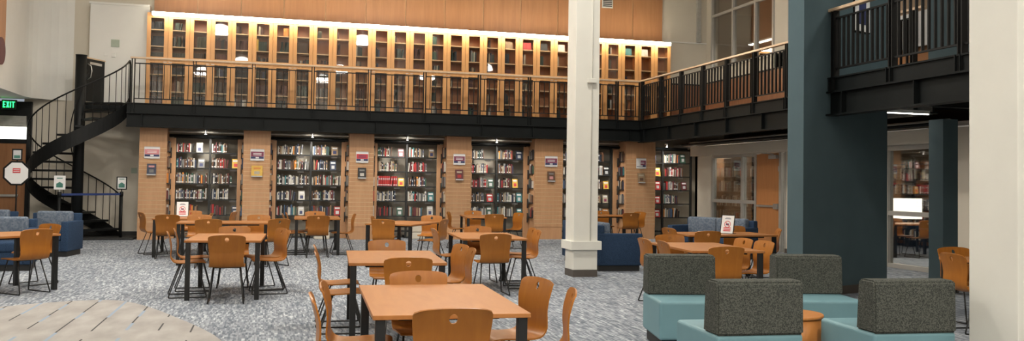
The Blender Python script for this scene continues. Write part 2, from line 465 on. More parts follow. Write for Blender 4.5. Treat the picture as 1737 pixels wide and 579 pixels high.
MB().box(11.64, 11.72, 19.08, 19.42, 2.2, 2.29, .008).tube([(11.66,19.2,2.3),(11.60,19.45,2.34),(11.68,19.8,2.36)], .012).build('door_closer', MT['alu'], d)
MB().box(11.70, 11.82, 18.72, 18.80, 0, 2.36).box(11.70, 11.82, 18.94, 19.04, 0, 2.36).build('door_frame', MT['alu'], d)
MB().box(11.755, 11.763, 18.80, 18.94, 0, 2.33).build('side_glass', MT['wglass'], d)
MB().box(11.69, 11.74, 19.0, 19.06, .25, .37).box(11.69, 11.74, 19.0, 19.06, 1.9, 2.02).build('hinge', MT['alu'], d)

# glazed reading room on the right
w = MB(); w.box(17.4, 17.6, 11, 25.1, 0, 3.2); w.box(12.75, 17.4, 24.9, 25.1, 0, 3.2); w.box(11.85, 17.4, 11, 11.2, 0, 3.2)
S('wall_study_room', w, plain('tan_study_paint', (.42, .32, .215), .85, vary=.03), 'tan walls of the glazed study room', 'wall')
S('ceiling_study_room', MB().box(11.85, 17.5, 11, 25.1, 2.66, 2.74), MT['white'], 'low ceiling of the glazed study room', 'ceiling')

# exit doors on the far left
d = bpy.data.objects.new('door_2', None); COL.objects.link(d); d['kind'] = 'structure'; d['label'] = 'brown oak exit doors under a lit transom'; d['category'] = 'door'
MB().box(-6.66, -5.80, 25.02, 25.09, .02, 2.33).box(-7.55, -6.69, 25.02, 25.09, .02, 2.33).build('door_leaf', MT['door'], d)
MB().box(-7.6, -5.74, 25.0, 25.09, 2.33, 2.44).box(-5.80, -5.70, 24.98, 25.09, 0, 3.38).box(-7.6, -5.8, 25.0, 25.09, 3.02, 3.38).box(-6.69, -6.66, 25.0, 25.09, 0, 2.33).build('door_frame', MT['black'], d)
MB().box(-7.6, -5.82, 25.03, 25.08, 2.44, 2.74).build('transom_glass', MT['daylight'], d)
bl = MB()
for i in range(5): bl.box(-7.6, -5.82, 25.0, 25.03, 2.75 + i*.054, 2.80 + i*.054)
bl.build('roller_blind', MT['blind'], d)
MB().box(-6.60, -5.95, 24.95, 25.02, 1.0, 1.06, .01).build('push_bar', MT['chrome'], d)
MB().box(-6.62, -6.40, 24.97, 25.02, 2.18, 2.27, .008).build('door_closer', MT['alu'], d)

# exit sign with letters
t = thing('exit_sign', 'green lit EXIT sign above the brown doors', 'sign', (-6.20, 24.96, 3.17))
MB().box(-.17, .17, -.03, .03, 0, .24, .008).build('housing', MT['exit_black'], t)
L = MB()
def stroke(x, z, w_, h_): L.box(x, x + w_, -.036, -.029, z, z + h_)
k = .022
x = -.135; stroke(x,.045,k,.15); stroke(x,.045,.055,k); stroke(x,.109,.05,k); stroke(x,.173,.055,k)
x = -.063
L.prism([(x,.045),(x+.026,.045),(x+.068,.195),(x+.042,.195)], -.036, -.029, axis='y'); L.prism([(x+.042,.045),(x+.068,.045),(x+.026,.195),(x,.195)], -.037, -.0292, axis='y')
x = .022; stroke(x,.045,k,.15)
x = .058; stroke(x,.173,.072,k); stroke(x+.025,.045,k,.13)
L.build('lettering', MT['exit_green'], t)

# columns
def column(name, x0, x1, y0, y1, label, z1=9.6, cap=True):
    c = MB(); c.box(x0, x1, y0, y1, .115, z1, .006)
    if cap:
        e = .055; c.box(x0-e, x1+e, y0-e, y1+e, .445, .585, .004)
    c.box(x0-.003, x1+.003, y0-.003, y1+.003, 0, .115, mat=1)
    o = c.build(name, [MT['column'], MT['base']]); o['kind'] = 'structure'; o['label'] = label; o['category'] = 'column'
    return o
column('column_front', 4.86, 5.275, 14.03, 14.45, 'white square column with a boxed band beside the navy sofa')
column('column_near', 5.115, 5.575, 5.235, 5.695, 'large white square column at the right edge', cap=False)
cd = MB().tube([(5.145, 14.02, .59), (5.145, 14.02, 9.5)], .010)
t = tag(cd.build('conduit', MT['column']), 'thin white conduit running up the white column', 'conduit')
j = MB().box(-.075, .075, -.05, 0, -.035, .035, .006)
tag(j.build('junction_box', MT['column'], loc=(5.125, 14.008, 3.22)), 'small cream junction box high on the white column', 'box')

# slate blue walls on the right
Mb = T(7.12, 10.97, 0) @ Matrix.Rotation(math.atan2(.363, .934), 4, 'Z')
S('wall_blue', MB().box(0, 2.06, 0, .26, 0, 9.6, M=Mb), MT['blue'], 'slate blue angled wall carrying the lower balcony', 'wall')
S('baseboard_blue', MB().box(-.004, 2.064, -.012, .27, 0, .12, M=Mb), MT['base'], 'brown vinyl base on the slate blue wall', 'baseboard')
c = MB().box(9.62, 9.88, 11.22, 11.52, 0, 2.56); c.box(9.61, 9.89, 11.21, 11.53, 0, .11, mat=1)
o = c.build('column_blue', [MT['blue'], MT['base']]); o['kind'] = 'structure'; o['label'] = 'slate blue square post under the lower balcony'; o['category'] = 'column'
w = MB(); w.box(9.8, 9.95, 12.75, 14.6, 3.07, 9.6); w.box(9.8, 9.95, 9.6, 11.75, 3.07, 9.6); w.box(9.8, 9.95, 11.75, 12.75, 5.3, 9.6)
S('wall_blue_upper', w, MT['blue'], 'slate blue wall behind the lower balcony rail', 'wall')
S('wall_alcove', MB().box(11.2, 11.35, 10.5, 15, 3.07, 4.06), MT['door_orange'], 'orange oak panelled wall inside the balcony doorway', 'wall')
tag(MB().box(-.02, .0, 0, 1.45, 0, .62, .004).box(-.05, .0, 0, 1.45, -.02, 0).build('mounted_whiteboard', MT['paper'], loc=(11.2, 13.28, 4.08)), 'white board on the wall inside the balcony doorway', 'board')
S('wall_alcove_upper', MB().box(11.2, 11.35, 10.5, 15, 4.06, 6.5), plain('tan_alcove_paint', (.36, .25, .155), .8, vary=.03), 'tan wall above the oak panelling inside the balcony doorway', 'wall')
t = thing('picture_frame', 'framed print with white mat on the slate blue wall', 'picture', tuple(Mb @ Vector((1.355, -.002, 3.80))), math.degrees(math.atan2(.363, .934)))
MB().box(-.20, .20, -.025, 0, 0, .62, .005).build('frame', MT['black'], t)
MB().box(-.185, .185, -.028, -.02, .02, .60).build('mat', MT['paper'], t)
MB().box(-.09, .09, -.031, -.027, .12, .50).build('print', MT['navy_print'], t)

# ------------------------------------------------------------------ balcony decks
def fascia(length, top, flange, bot, posts):
    """edge beam along local +x, face towards local -y"""
    m = MB()
    m.box(0, length, .03, .06, flange, top); m.box(0, length, -.02, .10, flange - .012, flange + .012); m.box(0, length, -.0, .10, top - .02, top)
    m.box(0, length, .055, .085, bot, flange); m.box(0, length, -.03, .16, bot - .012, bot + .012)
    for x in posts:
        m.box(x - .045, x - .03, -.012, .06, flange, top); m.box(x + .03, x + .045, -.012, .06, flange, top)
    n = max(1, int(length / 1.45))
    for i in range(n + 1):
        x = .35 + i * (length - .7) / n
        m.box(x - .007, x + .007, -.02, .08, bot, flange)
    return m
BX = [-3.16, -1.76, -.36, 1.09, 2.52, 3.96, 5.43, 6.82, 8.1, 9.36, 10.06]
RY = [23.35, 22.1, 20.9, 19.72, 18.56, 17.35, 16.07, 14.85, 13.6, 12.4]
o = fascia(13.36, 3.33, 3.08, 2.76, [x + 3.28 for x in BX]).build('trim_balcony_beam', MT['deck']); o.location = (-3.28, 23.42, 0)
o['kind'] = 'structure'; o['label'] = 'black steel edge beam under the back balcony rail'; o['category'] = 'beam'
o = fascia(11.5, 3.33, 3.08, 2.72, [23.45 - y for y in RY]).build('trim_balcony_side_beam', MT['deck']); o.location = (10.01, 23.47, 0); o.rotation_euler = (0, 0, rad(-90))
o['kind'] = 'structure'; o['label'] = 'black steel edge beam under the right balcony rail'; o['category'] = 'beam'
m = MB(); m.box(-3.28, 12.9, 23.48, 25.1, 3.24, 3.33); m.box(10.08, 12.9, 11.95, 23.48, 3.24, 3.33)
for x in [-2.4 + 1.45*i for i in range(11)]: m.box(x-.05, x+.05, 23.5, 25.1, 3.0, 3.24)
for y in [12.6 + 1.4*i for i in range(8)]: m.box(10.1, 12.9, y-.05, y+.05, 3.0, 3.24)
S('floor_balcony', m, MT['deck'], 'black steel balcony deck along the back and right', 'floor')
S('trim_balcony_kick', MB().box(12.42, 12.45, 12, 23.4, 3.33, 3.52), MT['maple'], 'pale wood kick strip along the right balcony', 'trim')
m = fascia(7.9, 3.07, 2.86, 2.54, [.08, 1.3, 2.5, 3.7, 4.9, 6.1])
o = m.build('trim_landing_beam', MT['deck']); o.location = (7.62, 11.16, 0); o.rotation_euler = (0, 0, rad(-90)); o['kind'] = 'structure'
o['label'] = 'black steel edge beam of the lower balcony landing'; o['category'] = 'beam'
m = MB(); m.prism([(7.70, 3.3), (12.2, 3.3), (12.2, 12.9), (9.05, 11.66), (7.70, 11.17)], 2.98, 3.07)
for y in [4.2 + 1.2*i for i in range(6)]: m.box(7.72, 10.04, y-.04, y+.04, 2.62, 2.98)
S('floor_landing', m, MT['deck'], 'black steel deck of the lower balcony landing', 'floor')

# pipes and luminaires under the decks
tag(MB().tube([(-2.9, 24.15, 2.70), (9.7, 24.15, 2.70)], .028).build('lighting_conduit', MT['pipe']), 'grey conduit carrying the spot lamps over the shelves', 'pipe')
tag(MB().tube([(-2.9, 24.3, 2.60), (11.9, 24.3, 2.60)], .035).build('dark_pipe', MT['black']), 'dark pipe just below the pale conduit over the shelves', 'pipe')
tag(MB().tube([(11.45, 23.2, 2.72), (11.45, 13.2, 2.72)], .04).build('sprinkler_pipe', MT['pipe']), 'pale pipe along the top of the glazed fronts', 'pipe')
tag(MB().tube([(11.2, 23.2, 2.66), (11.2, 13.0, 2.66)], .03).build('dark_pipe', MT['black']), 'dark pipe in front of the pale pipe over the glazing', 'pipe')

# ------------------------------------------------------------------ railings
def railing(name, label, loc, rz, length, posts, pitch, zbase, ztop, zsub, zlow, zpost, bar=.0075, max_parts=96):
    t = thing(name, label, 'railing', loc, rz)
    MB().box(-.03, length, -.045, .045, ztop - .045, ztop, .008).build('handrail', MT['rail_wood'], t)
    for x in posts:
        MB().box(x-.040, x-.022, -.045, .045, zpost, ztop-.045).box(x+.022, x+.040, -.045, .045, zpost, ztop-.045).build('post', MT['rail'], t)
    for nm, zz in (('upper_bar', zsub), ('lower_bar', zlow)):
        b = MB()
        for a, c in zip(posts, posts[1:]): b.box(a+.022, c-.022, -.014, .014, zz-.012, zz+.012)
        b.build(nm, MT['rail'], t)
    xs = []
    for a, c in zip(posts, posts[1:]):
        n = max(2, round((c - a) / pitch)); xs += [a + (c-a)*i/n for i in range(1, n)]
    first = None
    for x in xs[:max_parts]:
        if first is None:
            first = MB().box(-bar, bar, -.018, .018, zlow+.012, zsub-.012).build('baluster', MT['rail'], t, (x, 0, 0))
        else:
            c = first.copy(); COL.objects.link(c); c.parent = t; c.location = (x, 0, 0)
    if len(xs) > max_parts:
        b = MB()
        for x in xs[max_parts:]: b.box(x-bar, x+bar, -.018, .018, zlow+.012, zsub-.012)
        o = b.build('baluster', MT['rail'], t); o['kind'] = 'stuff'
railing('balcony_railing', 'long black balcony railing with pale wood handrail in front of the glazed bookcases', (-3.2, 23.5, 0), 0, 13.3, [x + 3.2 for x in BX], .142, 3.33, 4.45, 4.295, 3.44, 3.07)
railing('balcony_railing', 'black railing of flat bars running along the window side of the balcony', (10.06, 23.47, 0), -90, 11.3, [23.47 - y for y in RY], .145, 3.33, 4.455, 4.30, 3.46, 3.07, bar=.013)
railing('balcony_railing', 'black railing of the lower landing beside the slate blue wall', (7.68, 11.15, 0), -90, 7.6, [.08, 1.3, 2.5, 3.7, 4.9, 6.1, 7.3], .105, 3.07, 4.05, 3.90, 3.19, 2.86, bar=.010)

# ------------------------------------------------------------------ spiral stair
t = thing('spiral_staircase', 'black steel spiral staircase rising to the balcony', 'staircase', (-4.40, 23.92, 0))
RO, A0, A1, RISE = 1.10, 38.0, 354.0, 3.33
def hz(a): return .04 + (a - A0) / (A1 - A0) * (RISE - .04)
MB().cyl((0, 0), .125, .0, 4.47, 24).cyl((0,0), .132, 4.47, 4.485, 24).build('center_pole', MT['black'], t)
n = 16
for i in range(n):
    a = A0 + (A1 - A0) * (i + .0) / n; c = A0 + (A1 - A0) * (i + 1.12) / n
    z = hz(A0 + (A1 - A0) * (i + 1) / n)
    pts = [(.10*math.cos(rad(a)), .10*math.sin(rad(a)))]
    for q in range(5):
        g = rad(a + (c-a)*q/4); pts.append(((RO-.02)*math.cos(g), (RO-.02)*math.sin(g)))
    pts.append((.10*math.cos(rad(c)), .10*math.sin(rad(c))))
    MB().prism(pts, z-.05, z).build('tread', MT['black'], t)
bm_ = bmesh.new(); rows = []
K = 56
for i in range(K + 1):
    a = A0 - 3 + (A1 + 5 - A0 + 3) * i / K; z = hz(a); g = rad(a)
    lo, hi = max(.0, z - .29), z + .08
    rows.append([bm_.verts.new((r*math.cos(g), r*math.sin(g), q)) for r, q in ((RO-.012, lo), (RO+.012, lo), (RO+.012, hi), (RO-.012, hi))])
for a, c in zip(rows, rows[1:]):
    for j in range(4): bm_.faces.new((a[j], a[(j+1) % 4], c[(j+1) % 4], c[j]))
bm_.faces.new(rows[0]); bm_.faces.new(rows[-1][::-1]); bmesh.ops.recalc_face_normals(bm_, faces=bm_.faces)
m = MB(); m.absorb(bm_); m.build('stringer', MT['black'], t)
rail = [(RO*math.cos(rad(a)), RO*math.sin(rad(a)), hz(a) + 1.03) for a in [A0 + (A1 - A0)*i/48 for i in range(49)]]
e0 = rail[-1]
rail = [(rail[0][0], rail[0][1], .05)] + rail + [(e0[0]+.01, e0[1]+.06, e0[2] + .03), (e0[0]+.02, e0[1]+.12, e0[2] - .06), (e0[0]+.02, e0[1]+.13, 3.33)]
MB().tube(rail, .019, 8).build('handrail', MT['rail'], t)
for i in range(2*n + 1):
    a = A0 + (A1 - A0) * i / (2*n); g = rad(a)
    MB().cyl((RO*math.cos(g), RO*math.sin(g)), .0085, hz(a) + .02, hz(a) + 1.03, 6).build('baluster', MT['rail'], t)
inner = [(.2*math.cos(rad(a)), .2*math.sin(rad(a)), hz(a) + .95) for a in [A0 + 40 + (A1 - A0 - 60)*i/40 for i in range(41)]]
MB().tube(inner, .014, 6).build('inner_rail', MT['rail'], t)
p = MB(); Mg = T(.06, .05, 0) @ Matrix.Rotation(math.atan2(.78, .40), 4, 'Z')
p.box(.05, .74, -.02, .02, 3.38, 4.42, M=Mg); p.box(.04, .75, -.035, .035, 4.42, 4.45, M=Mg, mat=1)
p.box(.18, .62, -.03, -.02, 4.29, 4.35, M=Mg, mat=2)
p.tube([(.10,-.02,4.29),(.13,-.09,4.24),(.14,-.11,4.12),(.13,-.09,3.96),(.10,-.02,3.90)], .012, 6, M=Mg, mat=2)
p.build('guard_panel', [MT['black'], MT['rail_wood'], MT['chrome']], t)

# ------------------------------------------------------------------ glazed bookcases on the balcony
UW, UX0, UF, UBK = 1.0369, -3.02, 24.62, 25.03
def make_bookcase():
    t = thing('glazed_bookcase', '', 'bookcase', (UX0, UF, 0), 0, 'glazed bookcases on the balcony')
    c = MB()
    c.box(0, .02, .025, .41, 3.34, 5.75); c.box(UW-.022, UW-.002, .025, .41, 3.34, 5.75); c.box(.02, UW-.022, .025, .41, 5.70, 5.75); c.box(.02, UW-.022, .025, .41, 3.34, 3.42)
    c.box(.507, .527, .03, .39, 3.42, 5.70)
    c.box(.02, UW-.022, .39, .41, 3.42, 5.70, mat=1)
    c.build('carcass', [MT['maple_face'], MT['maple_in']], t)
    for z in (3.735, 4.17, 4.50, 4.895, 5.32):
        MB().box(.02, UW-.022, .05, .39, z-.013, z+.013).build('shelf', MT['maple_edge'], t)
    for z0, z1, zb, zt in ((3.345, 4.515, 3.42, 4.465), (4.525, 5.745, 4.62, 5.615)):
        for x0, x1, a, b in ((.003, .515, .10, .415), (.521, 1.033, .622, .937)):
            f = MB(); f.box(x0, a, 0, .022, z0, z1); f.box(b, x1, 0, .022, z0, z1); f.box(a, b, 0, .022, z0, zb); f.box(a, b, 0, .022, zt, z1)
            dr = f.build('door', MT['maple_face'], t)
            MB().box(a-.005, b+.005, .009, .013, zb-.005, zt+.005).build('glass', MT['glass'], dr)
            hzz = z1 - .03 if z1 < 4.6 else z0 + .045
            hx = x1 - .10 if x0 < .1 else x0 + .02
            MB().box(hx, hx+.08, -.016, 0, hzz-.008, hzz+.008, .004).build('handle', MT['chrome'], dr)
    return t
NOTE = ['', 'over the first alcove', 'with one yellow spine', 'with orange spines on its top shelf', 'over the second alcove', 'over the third slatwall pillar', 'over the third alcove', 'with green spines on its top shelf', 'over the fourth alcove', 'with a bright red folder on top', 'with a dark folder on top', 'behind the white column', 'just past the white column', 'last one at the balcony corner']
root = make_bookcase(); remember(root)
root['label'] = 'maple glazed bookcase on the balcony, first from the stair, with red bindings'
for i in range(1, 14):
    dup(root, (UX0 + UW*i, UF, 0), 0, 'maple glazed bookcase, %s from the stair, %s' % (ORD[i], NOTE[i].split(',')[0]))

# every book is first a plain record; the 300 that show largest become things of their own, the rest one mass
BOOKS = []
def rec(x, y, z, w, d, h, col, lean=0, yaw=0, label=None, old=False, face=False):
    BOOKS.append(dict(x=x, y=y, z=z, w=w, d=d, h=h, col=col, lean=lean, yaw=yaw, label=label, old=old, face=face))
rows_z = [3.421, 3.749, 4.184, 4.514, 4.909, 5.334]; rows_h = [.26, .34, .25, .29, .34, .26]
for u in range(14):
    for dr in range(2):
        x0 = UX0 + UW*u + (.06 if dr == 0 else .55); x1 = x0 + .43
        c0 = UX0 + UW*u + (.10 if dr == 0 else .622)
        j = 2*u + dr
        for ri in range(6):
            dense = .95 if j < 9 else (.46 if j < 20 else .42)
            if ri == 5: dense *= (1.0 if j == 0 else .42)
            if j >= 26: dense = .18 if ri != 3 else .3
            if j in (8, 9) and ri >= 4: dense = .35
            skip = R.random() > dense + .28
            pal = [['russet','oxblood','umber'], ['ink','bottle','umber'], ['oxblood','umber','ink'], ['bottle','ink','bottle'], ['umber','olive','bottle']][(j*3 + ri*2) % 5 if j else 0]
            if j == 0 and ri > 2: pal = ['ink','umber','olive']
            x = x0 + (.0 if R.random() < .6 else .12); end = x + (x1 - x)*min(1, dense*R.uniform(.7, 1.15))
            h0 = rows_h[ri] * R.uniform(.72, .9)
            mono = R.random() < (.75 if j < 10 else .25); mc = R.choice(pal)
            while x < end and not skip:
                wd = R.uniform(.025, .05)
                if x + wd > x1: break
                if mono: cc, h, o_ = mc, h0, True
                else:
                    o_ = R.random() < .62
                    cc = R.choice(pal) if o_ else R.choice(['cream','tan','white','navy','green','grey','black'])
                    h = h0 * R.uniform(.78, 1.05)
                rec(x, UF + .10, rows_z[ri], wd - .002, .2, min(h, rows_h[ri]), cc, old=o_, lean=0 if R.random() < .93 else .18)
                x += wd
            fo = {18: 'tan', 20: 'black', 21: 'white', 22: 'green', 25: 'teal', 26: 'white'}
            if ri == 5 and j in fo: rec(c0 + .05, UF + .11, rows_z[ri], .21, .03, .22, fo[j], face=True)
            if ri == 5 and j == 6: [rec(c0 + .17 + .045*q, UF + .09, rows_z[ri], .04, .2, .21, 'orange') for q in range(3)]
            if ri in (4, 5) and j == 14: [rec(c0 + .02 + .042*q, UF + .09, rows_z[ri], .038, .2, .22, 'green') for q in range(3)]
rec(UX0 + UW*9 + .66, UF + .08, rows_z[5], .24, .03, .21, 'red', face=True)
rec(UX0 + UW*2 + .60, UF + .08, rows_z[4], .07, .2, .31, 'yellow')

# ------------------------------------------------------------------ slatwall pillars
PX = [(-3.02,-2.38), (-.57,.09), (2.07,2.71), (4.64,5.31), (7.10,7.91), (9.78,10.68)]
for i, (a, c) in enumerate(PX):
    t = thing('slatwall_pillar', 'maple slatwall pillar, %s from the stair, %s' % (ORD[i], ['beside the spiral stair', 'with a yellow book on display', 'with a blue and red print on display', 'behind the square tables', 'next to the white column', 'under the corner of the balcony'][i]), 'pillar', (a, 23.80, 0), 0, 'slatwall pillars')
    w_ = c - a
    m = MB(); m.box(0, w_, .02, .56, 2.26, 2.755); m.box(.012, w_-.012, .03, .55, 0, 2.26); m.box(0, w_, .02, .56, 0, .34)
    m.build('body', MT['maple'], t)
    s = MB(); z = .34
    for q in range(18):
        s.box(0, w_, 0.006, .03, z, z + .088); s.box(.010, w_-.010, .004, .03, z + .090, z + .104, mat=1); z += .1066
    s.build('slat_panel', [MT['maple'], MT['maple_edge']], t)
    s = MB().box(0, .018, .03, .56, .34, 2.26).box(w_-.018, w_, .03, .56, .34, 2.26); s.build('side_panel', MT['maple'], t)

# ------------------------------------------------------------------ black shelving in the alcoves
UNITS = [(-2.25,-1.40,0),(-1.40,-.62,0),(.24,1.13,1),(1.13,1.98,1),(2.84,3.67,2),(3.67,4.54,2),(5.40,6.18,3),(6.18,7.0,3),(8.06,8.84,4),(8.84,9.58,4),(10.50,11.20,5),(11.20,12.10,5)]
SZ = [.60, 1.0, 1.40, 1.80, 2.195]
SF = 24.45
for i, (a, c, bay) in enumerate(UNITS):
    t = thing('steel_bookcase', 'black steel bookcase with five shelves, %s from the stair, %s' % (ORD[i], 'beside the cream corner wall' if i == 11 else 'behind the tables'), 'bookcase', (a, SF, 0), 0, 'black bookcases in the alcoves')
    w_ = c - a
    MB().box(-.025, .025, -.02, .05, 0, 2.62).box(-.02, .02, .05, .5, 0, .06).build('upright', MT['shelf_steel'], t)
    if i % 2: MB().box(w_-.025, w_+.025, -.02, .05, 0, 2.62).build('upright', MT['shelf_steel'], t)
    MB().box(.025, w_-.025, 0, .28, 2.58, 2.60).box(.025, w_-.025, 0, .015, 2.54, 2.60).build('canopy', MT['shelf_steel'], t)
    for z in SZ:
        MB().box(.026, w_-.026, 0, .27, z-.028, z).build('shelf', MT['shelf_steel'], t)
    MB().box(.026, w_-.026, 0, .30, .16, .20).build('base_shelf', MT['shelf_steel'], t)
    if R.random() < .9:
        s = MB()
        for z in SZ[1:]: s.box(w_*.62, w_*.62+.16, .15, .152, z-.075, z-.035)
        s.build('range_label', MT['paper'], t)
CW = ['white']*7 + ['cream']*4 + ['black']*7 + ['navy']*4 + ['blue'] + ['green']*2 + ['grey']*7 + ['red'] + ['maroon']*3 + ['tan']*4 + ['orange'] + ['brown']*6 + ['teal']
for i, (a, c, bay) in enumerate(UNITS):
    for ri, z in enumerate(SZ):
        from_top = 4 - ri
        where = '%s shelf down, %s black bookcase' % (ORD[from_top], ORD[i])
        x = a + .04; stop = a + .04 + (c - a - .08) * R.uniform(.48, .76)
        face = R.random() < .72
        if bay in (0, 1) and ri in (1, 2, 3) and R.random() < .4: stop = c - .08; face = False
        k = 0
        tone = R.choice([CW, CW, CW, ['white','cream','grey','black','navy','maroon'], ['brown','black','maroon','grey','white','red']])
        if i == 4 and ri == 2:
            tone = ['red']
        while x < stop:
            wd = R.uniform(.018, .042); h = R.uniform(.19, .275)
            if tone == ['red']: wd, h = .052, .265
            if x + wd > c - .04: break
            cc = R.choice(tone); lean = R.uniform(.06, .16) if R.random() < .08 else 0
            if tone == ['red'] and k < 1: cc = 'white'; wd = .03
            rec(x, SF + .012, z + .001, wd - .002, .2, h, cc, lean, label='%s book, %s from the stair end, %s' % (cc, ORD[k], where))
            x += wd + (h*math.sin(lean) if lean else 0); k += 1
        if face and x < c - .22:
            cc = R.choice(['white','cream','red','yellow','navy','green','orange','grey','black','tan','teal','maroon'])
            if i == 4 and ri == 2: cc = 'yellow'
            wd = R.uniform(.14, .18)
            fx = R.uniform(x + .03, c - .05 - wd)
            rec(fx, SF + .03, z + .001, wd, .03, R.uniform(.22, .27), cc, face=True, label='%s book displayed cover out, %s' % (cc, where))

# side shelving between the pillars and the back cases: spines face into the alcoves
SIDES = []
for i, (a, c) in enumerate(PX):
    if i > 0: SIDES.append((a - .055, -1, i, 'stair'))
    if i < 5: SIDES.append((c + .055, 1, i, 'glazing'))
for X, sgn, i, side in SIDES:
    deep = .30
    t = thing('side_bookcase', 'narrow bookcase behind the %s slatwall pillar, on its %s side' % (ORD[i], side), 'bookcase', (X, 23.86, 0), 0, 'side bookcases behind the pillars')
    lo, hi = (0, deep) if sgn < 0 else (-deep, 0)
    MB().box(lo - (.10 if sgn < 0 else 0), hi + (.10 if sgn > 0 else 0), .54, .57, 0, 2.55).build('end_panel', MT['maple'], t)
    for z in SZ:
        MB().box(lo + (.012 if sgn < 0 else 0), hi - (.012 if sgn > 0 else 0), .06, .54, z-.025, z).build('shelf', MT['shelf_steel'], t)
        b = MB()
        pr = [(.56, z-.16), (.56, z+.10)] + [(.50 - .06*math.sin(q*PI/6) , z + .10 - .26*q/6) for q in range(7)]
        b.prism([(p_[0]-.10, p_[1]) for p_ in pr][::-1], -.012, .012, axis='x'); b.build('bracket', MT['shelf_steel'], t)
        y = 23.94
        while y < 24.30:
            wd = R.uniform(.025, .05)
            if R.random() < .85:
                BOOKS.append(dict(x=X + (0.015 if sgn < 0 else -.015), y=y, z=z+.001, w=wd-.002, d=.2, h=R.uniform(.19, .28), col=R.choice(CW), lean=0, yaw=90*sgn, label='', old=False, face=False))
            y += wd

# study room shelves and their books, seen through the glazing
def study_case(x, y0, y1, zt, label):
    t = thing('study_bookcase', label, 'bookcase', (x, y0, 0))
    L_ = y1 - y0
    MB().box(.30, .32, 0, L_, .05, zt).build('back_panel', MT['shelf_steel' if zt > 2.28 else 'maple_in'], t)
    n = max(1, round(L_/.92))
    for q in range(n+1): MB().box(-.02, .32, q*L_/n-.02, q*L_/n+.02, 0, zt).build('upright', MT['shelf_steel'], t)
    z = .2
    while z < zt:
        MB().box(0, .3, .02, L_-.02, z-.025, z).build('shelf', MT['shelf_steel'], t)
        y = y0 + .05
        while y < y1 - .08:
            wd = R.uniform(.025, .06)
            if z < zt - .3 and R.random() < .8:
                BOOKS.append(dict(x=x+.02, y=y, z=z+.001, w=wd-.002, d=.2, h=R.uniform(.2, .29), col=R.choice(CW), lean=0, yaw=-90, label='', old=False, face=False))
            y += wd
        z += .40
study_case(12.2, 20.35, 23.15, 2.3, 'black study room bookcase close behind the glazing by the door')
study_case(16.4, 16.6, 24.4, 2.25, 'dark long bookcase on the far wall of the study room')

def book_geo(m, b, mat, labelmat, local=False):
    w_, d, h = b['w'], b['d'], b['h']
    Mx = Matrix.Identity(4) if local else T(b['x'], b['y'], b['z'])
    Mx = Mx @ rotz(b['yaw'])
    if b['lean']: Mx = Mx @ Matrix.Rotation(b['lean'], 4, 'Y')
    if b['face']: Mx = Mx @ Matrix.Rotation(rad(-12), 4, 'X')
    if b['face']:
        m.box(0, w_, 0, d, 0, h, mat=mat, M=Mx)
        if labelmat is not None:
            m.box(w_*.12, w_*.88, -.0012, .001, h*.70, h*.88, mat=labelmat, M=Mx); m.box(w_*.25, w_*.75, -.0012, .001, h*.15, h*.5, mat=labelmat+1, M=Mx)
    elif local:
        m.prism([(w_, d), (0, d), (0, .008), (w_*.18, .002), (w_*.5, 0), (w_*.82, .002), (w_, .008)], 0, h, mat=mat, M=Mx)
        m.box(w_*.08, w_*.92, -.0012, .004, .018, .042, mat=labelmat, M=Mx)
        m.box(w_*.2, w_*.8, -.0012, .004, h*.62, h*.80, mat=labelmat+1, M=Mx)
    else:
        m.box(0, w_, 0, d, 0, h, mat=mat, M=Mx)
cand = [b for b in BOOKS if b['label']]
def seen(b): return b['w']*b['h']/((b['x'])**2 + b['y']**2) * (1.0 if b['z'] > .9 else .5)
cand.sort(key=seen, reverse=True)
own = cand[:300]; ids = {id(b) for b in own}
ACC = {'white':'navy_print','cream':'purple_print','yellow':'red_print','grey':'navy_print','pink':'purple_print','tan':'navy_print'}
for b in own:
    m = MB(); book_geo(m, b, 0, 1, local=True)
    o = m.build('book', [BK[b['col']], MT['paper'], MT[ACC.get(b['col'], 'acrylic')]], loc=(b['x'], b['y'], b['z']))
    tag(o, b['label'], 'book', 'books on the black bookcases')
m = MB(); keys = list(BK) + list(OB)
for b in BOOKS:
    if id(b) not in ids: book_geo(m, b, keys.index(b['col']), None)
o = m.build('books', list(BK.values()) + list(OB.values()))
tag(o, 'dark bindings behind the bookcase glass and smaller spines on the shelves', 'books', kind='stuff')

# ------------------------------------------------------------------ pillar posters and displayed books
PC = [(-2.72,), (-.23,), (2.40,), (4.98,), (7.56,), (10.23,)]
PW = [.36, .34, .32, .32, .36, .30]
POST = ['pink and navy', 'plum and white', 'blue and rust', 'crimson and white', 'plum', 'white and plum']
TOPC = ['pink_print', 'purple_print', 'red_print', 'purple_print', 'purple_print', 'purple_print']
LOWC = ['navy_print', 'navy_print', 'navy_print', 'navy_print', 'navy_print', 'navy_print']
for i, ((x,), w_) in enumerate(zip(PC, PW)):
    t = thing('poster_frame', '%s poster in a clear holder on the %s slatwall pillar' % (POST[i], ORD[i]), 'poster', (x, 23.79, 2.0), 0, 'posters on the slatwall pillars')
    MB().box(-w_/2, w_/2, -.012, -.006, 0, .27).build('sheet', MT['paper'], t)
    s = MB(); s.box(-w_/2+.012, w_/2-.012, -.0135, -.012, .10, .225)
    s.box(-w_/2+.012, w_/2-.012, -.0135, -.012, .045, .098, mat=1); s.box(-.04, .04, -.0145, -.0135, .055, .09, mat=2)
    for q in range(2): s.box(-w_*.3, w_*.3, -.0145, -.0135, .135+q*.035, .150+q*.035, mat=2 if i != 2 else 1)
    if i == 5: s.box(-w_/2+.012, -.02, -.0148, -.0135, .06, .225, mat=2)
    s.build('print', [MT[TOPC[i]], MT[LOWC[i]], MT['paper']], t)
    MB().box(-w_/2, w_/2, -.004, .0, -.005, .29).box(-.03, .03, -.03, .0, -.01, 0).build('holder', MT['acrylic'], t)
DC = ['navy', 'yellow', 'black', 'maroon', 'brown', 'tan']
